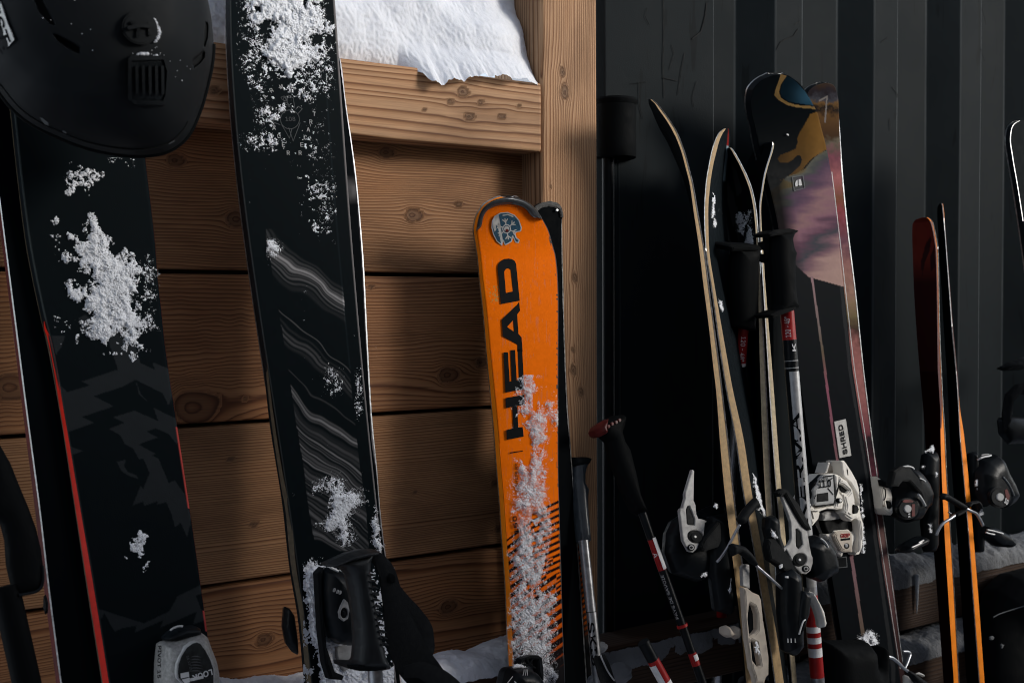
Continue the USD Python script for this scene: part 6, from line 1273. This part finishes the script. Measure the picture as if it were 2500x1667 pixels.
plate(sun_a_b, 'screw', kk_(ellipse(668, 1213, 36, 38)), P_sun, .0408, .004, 'hole', .001); plate(sun_a_b, 'screw', kk_(ellipse(664, 1208, 22, 26)), P_sun, .0415, .003, 'alu', .001)
W('side_rail', [(820, 870), (855, 850), (892, 940), (880, 1200), (855, 1290), (835, 1290), (840, 1030)], .044, .03, 'white', .004)
snow_patch(sun_a, P_sun, (2098, 1180, 2116, 1350), lambda x, y: .35 - np.abs(x - np.interp(y, [1180, 1260, 1350], [2100, 2106, 2108])) / 5, .005, 1.4, off=.03, seed=80)
plate(sun_a, 'label', [(2045, 1360), (2067, 1358), (2069, 1384), (2048, 1386)], P_sun, .0024, .0008, 'dim_print', 0); plate(sun_a, 'label', [(2046.5, 1362), (2065.5, 1360), (2067.5, 1382), (2049.5, 1384)], P_sun, .0028, .0006, 'black_print', 0)
# paper sticker on it
plate(sun_a, 'sticker', [(2037, 1029), (2065, 1022.5), (2078.5, 1112), (2050, 1117.5)], P_sun, .0032, .0012, 'sticker', 0)
letters(sun_a, 'SHRED', (2069.5, 1108), (2056.5, 1035), 15, P_sun, .0038, M['black_print'], bold=True)
plate(sun_a, 'logo_frame', [(1934, 432), (1961, 427), (1966, 460), (1939, 467)], P_sun, .0030, .0006, 'dim_print', 0, holes=[[(1935.6, 433.4), (1959.8, 429), (1964.4, 458.8), (1940.4, 465)]])
for pl in ([(1943, 443), (1947, 439), (1948, 454), (1943, 456), (1941, 450)], [(1950, 438), (1955, 438), (1958, 452), (1953, 454), (1950, 452)]): plate(sun_a, 'logo_bar', pl, P_sun, .0030, .0006, 'grey_print', 0)
line(sun_a, [(1921, 328), (1926, 330)], P_sun, .012, 3, 'grey_print', 'tip_mark')
snow_patch(sun_a, P_sun, (2085, 1530, 2150, 1620), blob([(2094, 1560), (2110, 1542), (2126, 1540), (2140, 1555), (2140, 1580), (2124, 1585), (2122, 1610), (2110, 1570)], 8), .018, 1.6, off=.002, seed=81)
rounded(sun_a_b, 'heel_piece', [(2000, 1562), (2100, 1560), (2118, 1585), (2120, 1620), (2140, 1570), (2150, 1580), (2146, 1640), (2150, 1700), (2080, 1740), (2010, 1700)], P_sun, .040, .040, 'foam')
wire(sun_a_b, 'brake_wire', [(2150, 1601), (2175, 1604), (2190, 1614), (2204, 1628), (2216, 1637)], P_sun, [.05, .055, .055, .05, .045], .0030, M['alu'])
wire(sun_b_b, 'brake_wire', [(2204, 1590), (2222, 1596), (2218, 1610), (2208, 1632)], P_sun, [.03, .03, .032, .034], .0026, M['alu'])
rounded(sun_b_b, 'brake_end', [(2210, 1634), (2226, 1638), (2262, 1664), (2290, 1690), (2270, 1700), (2230, 1664)], P_sun, .045, .008, 'black_matt')
rounded(sun_b_b, 'brake_shoe', [(2208, 1646), (2222, 1652), (2236, 1664), (2270, 1690), (2230, 1710), (2210, 1690)], P_sun, .025, .010, 'white')
rounded(sun_b_b, 'brake_shoe', [(2234, 1645), (2244, 1640), (2252, 1644), (2253, 1652), (2244, 1648)], P_sun, .040, .006, 'white')
plate(sun_a_b, 'heel_edge', [(2148, 1632), (2152, 1612), (2160, 1640), (2166, 1667), (2160, 1700), (2146, 1700), (2150, 1660)], P_sun, .032, .02, 'offwhite', .003)
snow_patch(sun_a, P_sun.back(.03), (2090, 1640, 2150, 1700), blob([(2094, 1655), (2120, 1650), (2140, 1660), (2140, 1690), (2100, 1690)], 8), .01, 1.8, seed=82)
# second white toe piece, peeping out behind
sb = lambda pts: [(1850 + x / 3.618, 950 + y / 3.618) for x, y in pts]
Pb = P_sun2.back(.002)
plate(sun_b_b, 'binding_shell', sb([(1070, 770), (1100, 790), (1150, 840), (1190, 890), (1202, 940), (1200, 1010), (1208, 1090), (1195, 1112), (1150, 1095), (1110, 1050), (1100, 960), (1080, 850)]), Pb, .036, .03, 'white', .005, holes=[sb([(1145, 985), (1175, 990), (1190, 1030), (1180, 1055), (1158, 1050)])])
plate(sun_b_b, 'binding_hollow', sb([(1075, 800), (1100, 795), (1150, 845), (1158, 870), (1120, 865), (1085, 850)]), Pb, .038, .004, 'hole', .001)
plate(sun_b_b, 'binding_hollow', sb([(1143, 983), (1177, 988), (1192, 1030), (1180, 1057), (1156, 1052)]), Pb, .033, .004, 'hole', .001)
plate(sun_b_b, 'screw', sb(ellipse(1122, 1027, 9, 10)), Pb, .038, .003, 'offwhite', .001)
wire(sun_b_b, 'binding_seam', sb([(1108, 870), (1128, 890), (1128, 950), (1112, 980)]), Pb, .0365, .0010, M['hole'])

# ------------------------------------------------------------------ bindings of the dark red pair
kr = lambda pts: [(2050 + x / 3.484, 900 + y / 3.484) for x, y in pts]
P_r1 = Plane((2230, 1140), -.17, (2240, 1350), -.185)
rounded(redA_b, 'binding_toe', kr([(535, 835), (600, 835), (650, 880), (700, 950), (740, 1050), (720, 1180), (690, 1200), (640, 1290), (560, 1310), (490, 1270), (470, 1190), (480, 1100), (510, 1010), (520, 900)]), P_r1, 0, .030, 'black')
plate(redA_b, 'binding_wing', kr([(440, 1000), (470, 870), (530, 830), (600, 830), (680, 930), (740, 1060), (760, 1190), (735, 1180), (690, 1060), (600, 960), (540, 960), (510, 1000)]), P_r1, .032, .012, 'black_matt', .003)
def dial(t, c_, plane, txt, fr):
    plate(t, 'dial', kr(ellipse(*c_, 92, 92, 0, 40)), plane, fr, .006, 'black', .002); plate(t, 'dial_face', kr(ellipse(c_[0], c_[1], 78, 78, 0, 40)), plane, fr + .0015, .002, 'black_matt', .0006)
    plate(t, 'dial_button', kr(ellipse(*c_, 31, 33, 0, 30)), plane, fr + .004, .004, 'grey_plastic', .0012)
dial(redA_b, (584, 1190), P_r1, '11', .034)
plate(redA_b, 'dial_mark', kr([(535, 1130), (550, 1112), (600, 1110), (630, 1125), (620, 1135), (560, 1138)]), P_r1, .0365, .0006, 'red_dull', 0); plate(redA_b, 'dial_mark', kr([(615, 1150), (640, 1150), (642, 1250), (615, 1255)]), P_r1, .0365, .0006, 'red_dull', 0)
letters(redA_b, '11', kr([(596, 1268)])[0], kr([(596, 1225)])[0], 6, P_r1, .037, M['white_print'], bold=True)
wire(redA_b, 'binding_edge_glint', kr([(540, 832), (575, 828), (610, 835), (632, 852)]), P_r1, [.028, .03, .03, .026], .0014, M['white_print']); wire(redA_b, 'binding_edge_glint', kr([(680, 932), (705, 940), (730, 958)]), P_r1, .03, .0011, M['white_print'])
wire(redA_b, 'binding_edge_glint', kr([(668, 1068), (700, 1110), (728, 1165)]), P_r1, .034, .0022, M['grey_plastic'])
rounded(redA_b, 'binding_heel', kr([(600, 1460), (680, 1420), (720, 1440), (700, 1500), (640, 1530), (560, 1568), (500, 1560), (540, 1500)]), P_r1, .0, .018, 'black')
for pts in ([(612, 1518), (650, 1502), (700, 1475)], [(672, 1480), (695, 1466), (714, 1458)]): wire(redA_b, 'binding_glint', kr(pts), P_r1, .019, .0014, M['metal'])
rounded(redA_b, 'binding_housing', kr([(720, 720), (800, 700), (820, 760), (820, 1000), (815, 1500), (790, 1560), (730, 1560), (710, 1300), (740, 1100), (700, 900)]), P_r1, -.016, .016, 'black')
for sn, pl in enumerate(([(730, 700), (760, 680), (795, 655), (800, 690), (790, 710), (760, 700)], [(725, 1040), (745, 1030), (770, 1060), (755, 1085), (735, 1070)], [(760, 1325), (778, 1330), (775, 1370), (788, 1395), (765, 1395)], [(690, 830), (712, 828), (708, 845)], [(815, 880), (826, 895), (822, 912)])):
    q = kr(pl); snow_patch(redA, P_r1.back(.004), (min(p[0] for p in q) - 5, min(p[1] for p in q) - 5, max(p[0] for p in q) + 5, max(p[1] for p in q) + 5), blob(q, 4), .004, 1.4, seed=90 + sn)
P_r2 = Plane((2450, 1140), -.17, (2460, 1350), -.185)
rounded(redB_b, 'binding_toe', kr([(1150, 880), (1200, 780), (1290, 720), (1340, 760), (1380, 860), (1430, 950), (1480, 1080), (1440, 1150), (1380, 1190), (1280, 1160), (1200, 1180), (1150, 1060)]), P_r2, 0, .030, 'black')
dial(redB_b, (1370, 1090), P_r2, '10', .034)
letters(redB_b, '10', kr([(1396, 1132)])[0], kr([(1424, 1158)])[0], 9, P_r2, .037, M['white_print'], bold=True)
plate(redB_b, 'dial_mark', kr([(1405, 1030), (1425, 1022), (1448, 1080), (1440, 1120), (1420, 1120)]), P_r2, .0365, .0006, 'red_dull', 0)
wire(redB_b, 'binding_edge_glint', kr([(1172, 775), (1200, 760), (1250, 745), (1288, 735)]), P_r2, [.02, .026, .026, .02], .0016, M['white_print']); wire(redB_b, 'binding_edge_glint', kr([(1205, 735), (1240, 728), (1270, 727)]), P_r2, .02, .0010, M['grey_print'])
wire(redB_b, 'binding_edge_glint', kr([(1385, 920), (1440, 990), (1480, 1080)]), P_r2, .030, .0024, M['grip_grey'])
rounded(redB_b, 'binding_heel', kr([(1220, 1330), (1290, 1340), (1400, 1400), (1460, 1480), (1440, 1520), (1330, 1510), (1240, 1440), (1200, 1390)]), P_r2, .0, .020, 'black')
for pts in ([(1255, 1368), (1320, 1382), (1390, 1402)], [(1243, 1390), (1280, 1402), (1318, 1408)]): wire(redB_b, 'binding_glint', kr(pts), P_r2, .021, .0016, M['metal'])
rounded(redB_b, 'binding_housing', kr([(1100, 720), (1140, 700), (1160, 900), (1170, 1200), (1200, 1400), (1200, 1560), (1150, 1560), (1140, 1300), (1100, 900)]), P_r2, -.012, .014, 'black')
for sn, pl in enumerate(([(1150, 945), (1185, 930), (1180, 1000), (1150, 995)], [(1164, 1020), (1178, 1018), (1178, 1034), (1166, 1036)], [(1190, 1240), (1205, 1188), (1222, 1230), (1195, 1255)])):
    q = kr(pl); snow_patch(redB, P_r2.back(.004), (min(p[0] for p in q) - 5, min(p[1] for p in q) - 5, max(p[0] for p in q) + 5, max(p[1] for p in q) + 5), blob(q, 3), .004, 1.4, seed=100 + sn)
P_x = Plane((2350, 1200), -.215, (2350, 1320), -.22)
rounded(redB_b, 'brake_pad', kr([(862, 1080), (880, 1056), (910, 1062), (1000, 1115), (1075, 1160), (1070, 1195), (1040, 1195), (980, 1160), (900, 1115), (862, 1112)]), P_x, 0, .007, 'black_matt'); rounded(redA_b, 'brake_pad', kr([(1072, 1160), (1100, 1130), (1170, 1118), (1190, 1140), (1205, 1190), (1190, 1195), (1160, 1150), (1110, 1160), (1085, 1190)]), P_x, .001, .007, 'black_matt')
rounded(redA_b, 'brake_pad', kr([(970, 1250), (985, 1225), (1060, 1185), (1075, 1205), (1040, 1235), (990, 1262)]), P_x, .0, .006, 'black_matt')
wire(redA_b, 'brake_arm', kr([(982, 1245), (940, 1275), (890, 1305), (850, 1350), (822, 1415)]), P_x, [0, 0, -.002, -.004, -.006], .0028, M['alu'])
wire(redB_b, 'brake_arm', kr([(1068, 1184), (1110, 1205), (1160, 1230), (1185, 1265), (1218, 1330)]), P_x, [0, .002, .002, 0, -.004], .0028, M['alu'])
wire(redB_b, 'brake_arm', kr([(925, 1220), (948, 1232)]), P_x, -.004, .0016, M['alu'], n=6)
plate(redB_b, 'brake_plate', kr([(945, 1480), (965, 1482), (978, 1510), (978, 1568), (945, 1568)]), P_red, -.02, .008, 'grey_print', .001)

# ------------------------------------------------------------------ dark gear at the two lower corners
lp = thing('ski_pole', 'black pole with broad hand strap in the lower left corner', 'ski pole')
P_lp = Plane((30, 1000), -.19, (60, 1667), -.25)
rounded(lp, 'grip', [(-40, 1060), (0, 1086), (25, 1130), (45, 1180), (70, 1240), (88, 1290), (100, 1340), (106, 1390), (104, 1420), (94, 1440), (70, 1448), (44, 1452), (28, 1440), (14, 1380), (10, 1320), (0, 1280), (-40, 1240)], P_lp, .0, .012, 'foam')
wire(lp, 'strap_edge', [(46, 1452), (80, 1446), (100, 1434), (105, 1410), (104, 1380)], P_lp, .008, .0016, M['black'])
shaft(lp, (12, 1430), (82, 1740), -.225, -.25, .0140, [(0, 1, 'foam')])
rounded(lp, 'hook', [(106, 1455), (112, 1450), (118, 1470), (117, 1495), (110, 1500), (105, 1480)], P_lp, -.02, .005, 'black_matt')
bag = thing('gear_bag', 'dark bag lying on the snow in the lower right corner', 'bag')
P_bag = Plane((2450, 1400), -.12, (2460, 1667), -.2)
rounded(bag, 'body', [(2390, 1480), (2400, 1440), (2440, 1400), (2500, 1385), (2600, 1380), (2640, 1500), (2640, 1760), (2420, 1760), (2400, 1650)], P_bag, -.03, .06, 'foam')
wire(bag, 'seam', [(2425, 1506), (2440, 1498), (2470, 1488), (2510, 1476)], P_bag, .032, .0012, M['dim_print'])
plate(bag, 'snap', ellipse(2423, 1556, 5, 5), P_bag, .036, .004, 'dim_print', .001)
for q in ([(2445, 1570), (2452, 1574), (2447, 1582)],): plate(bag, 'tag', q, P_bag, .038, .003, 'dim_print', 0)
hk = thing('pole_basket', 'dark pole handle poking in at the right border', 'ski pole')
P_hk = Plane((2480, 880), -.14, (2490, 1060), -.16)
rounded(hk, 'grip', [(2432, 900), (2460, 884), (2500, 870), (2600, 850), (2600, 890), (2500, 902), (2450, 906)], P_hk, 0, .012, 'black_matt')
rounded(hk, 'strap', [(2448, 1010), (2456, 960), (2478, 938), (2500, 934), (2560, 940), (2560, 975), (2490, 962), (2472, 985), (2466, 1030), (2452, 1060)], P_hk, .004, .008, 'fabric')
rounded(hk, 'buckle', [(2436, 1020), (2470, 1016), (2520, 1020), (2560, 1030), (2560, 1080), (2460, 1084), (2440, 1060)], P_hk, -.004, .010, 'black')
# icicle and small lumps of snow on the ledge
ic = thing('icicle', 'thin icicle hanging from the snowy beam right of the sunset skis', 'icicle')
a_ = at(2239, 1402, -.08); put(ic, 'spike', *tube(np.array([a_, a_ - [0, 0, .03], a_ - [0, 0, .055], a_ - [.0, 0, .075]]), [.005, .0036, .0026, .0006], 10), M['snow_shade_tone'], True)
for k, (x, y, r_) in enumerate(((1508, 1644, .020), (1466, 1580, .010), (1455, 1660, .012))):
    s_ = trimesh.creation.icosphere(3, 1.0); v = np.array(s_.vertices); v = v * (1 + .5 * (meshkit.fbm(v * 2 + k, 3, k) - .5))[:, None] * np.array([1.3, .8, .8]) * r_
    tag(put(None, 'snow_lump', v + at(x, y, -.10 if k == 0 else -.12), np.array(s_.faces), M['snow_shade_tone'], True), ('grey lump of snow beside the lower black pole', 'bit of snow beside the silver pole, just right of its shaft', 'clod of snow under the strap of the silver pole')[k], 'snow', kind='thing')

P_steel = object.__new__(Plane); P_steel.o, P_steel.u, P_steel.v, P_steel.n = np.array([1.5, -.0024, 1.5]), X1, Z1, -Y1
for pts, w_ in (([(1620, -10), (1621, 90), (1619, 160), (1622, 240)], 3), ([(1690, 96), (1712, 78), (1722, 40), (1726, 8)], 3.5), ([(1672, 130), (1664, 170), (1655, 232)], 2.5), ([(1570, 290), (1562, 260), (1560, 200)], 2), ([(1618, 190), (1655, 198)], 2), ([(1541, 205), (1580, 200)], 1.6), ([(1585, 60), (1575, 40), (1580, 20)], 1.6), ([(1700, 200), (1690, 240), (1694, 262)], 1.8), ([(1635, 170), (1646, 130), (1640, 110)], 1.6),
                ([(1905, 104), (1915, 98), (1938, 88), (1948, 72)], 3), ([(1896, 122), (1904, 106)], 2), ([(1940, 60), (1954, 52)], 1.6), ([(2152, 104), (2168, 92)], 1.8), ([(2178, 212), (2190, 228), (2192, 240)], 1.8), ([(2172, 290), (2174, 320)], 2.4), ([(2395, 120), (2404, 150)], 1.6), ([(2398, 20), (2408, 60)], 1.6)):
    line(box_, pts, P_steel, .0, w_ * .6, 'hole', 'scratch')
# added, unseen timber mass behind the camera, put there to shade the lower wall
opp = thing('sun_blocker', 'added unseen hut across the passage behind the viewer', 'light_blocker')
BLOCKER_Y, BLOCKER_H = -2.1, 2.15
def blocker(x0, x1, h):
    put(opp, 'wall', *box([x0, BLOCKER_Y - .25, -.2], [x1, BLOCKER_Y, h - .10]), M['wood_dark'], False)
    put(opp, 'blocker_eave', *box([x0 - .01, BLOCKER_Y - .6, h - .10], [x1 + .01, BLOCKER_Y + .12, h]), M['wood_dark'], False)
    for k in range(int((h - .1) / .24) + 1):
        put(opp, 'board', *box([x0, BLOCKER_Y, -.2 + k * .24], [x1, BLOCKER_Y + .022, -.2 + k * .24 + .228]), M['wood_dark'], False)
blocker(-7, 2.95, BLOCKER_H); blocker(2.97, 11, BLOCKER_H - .74)
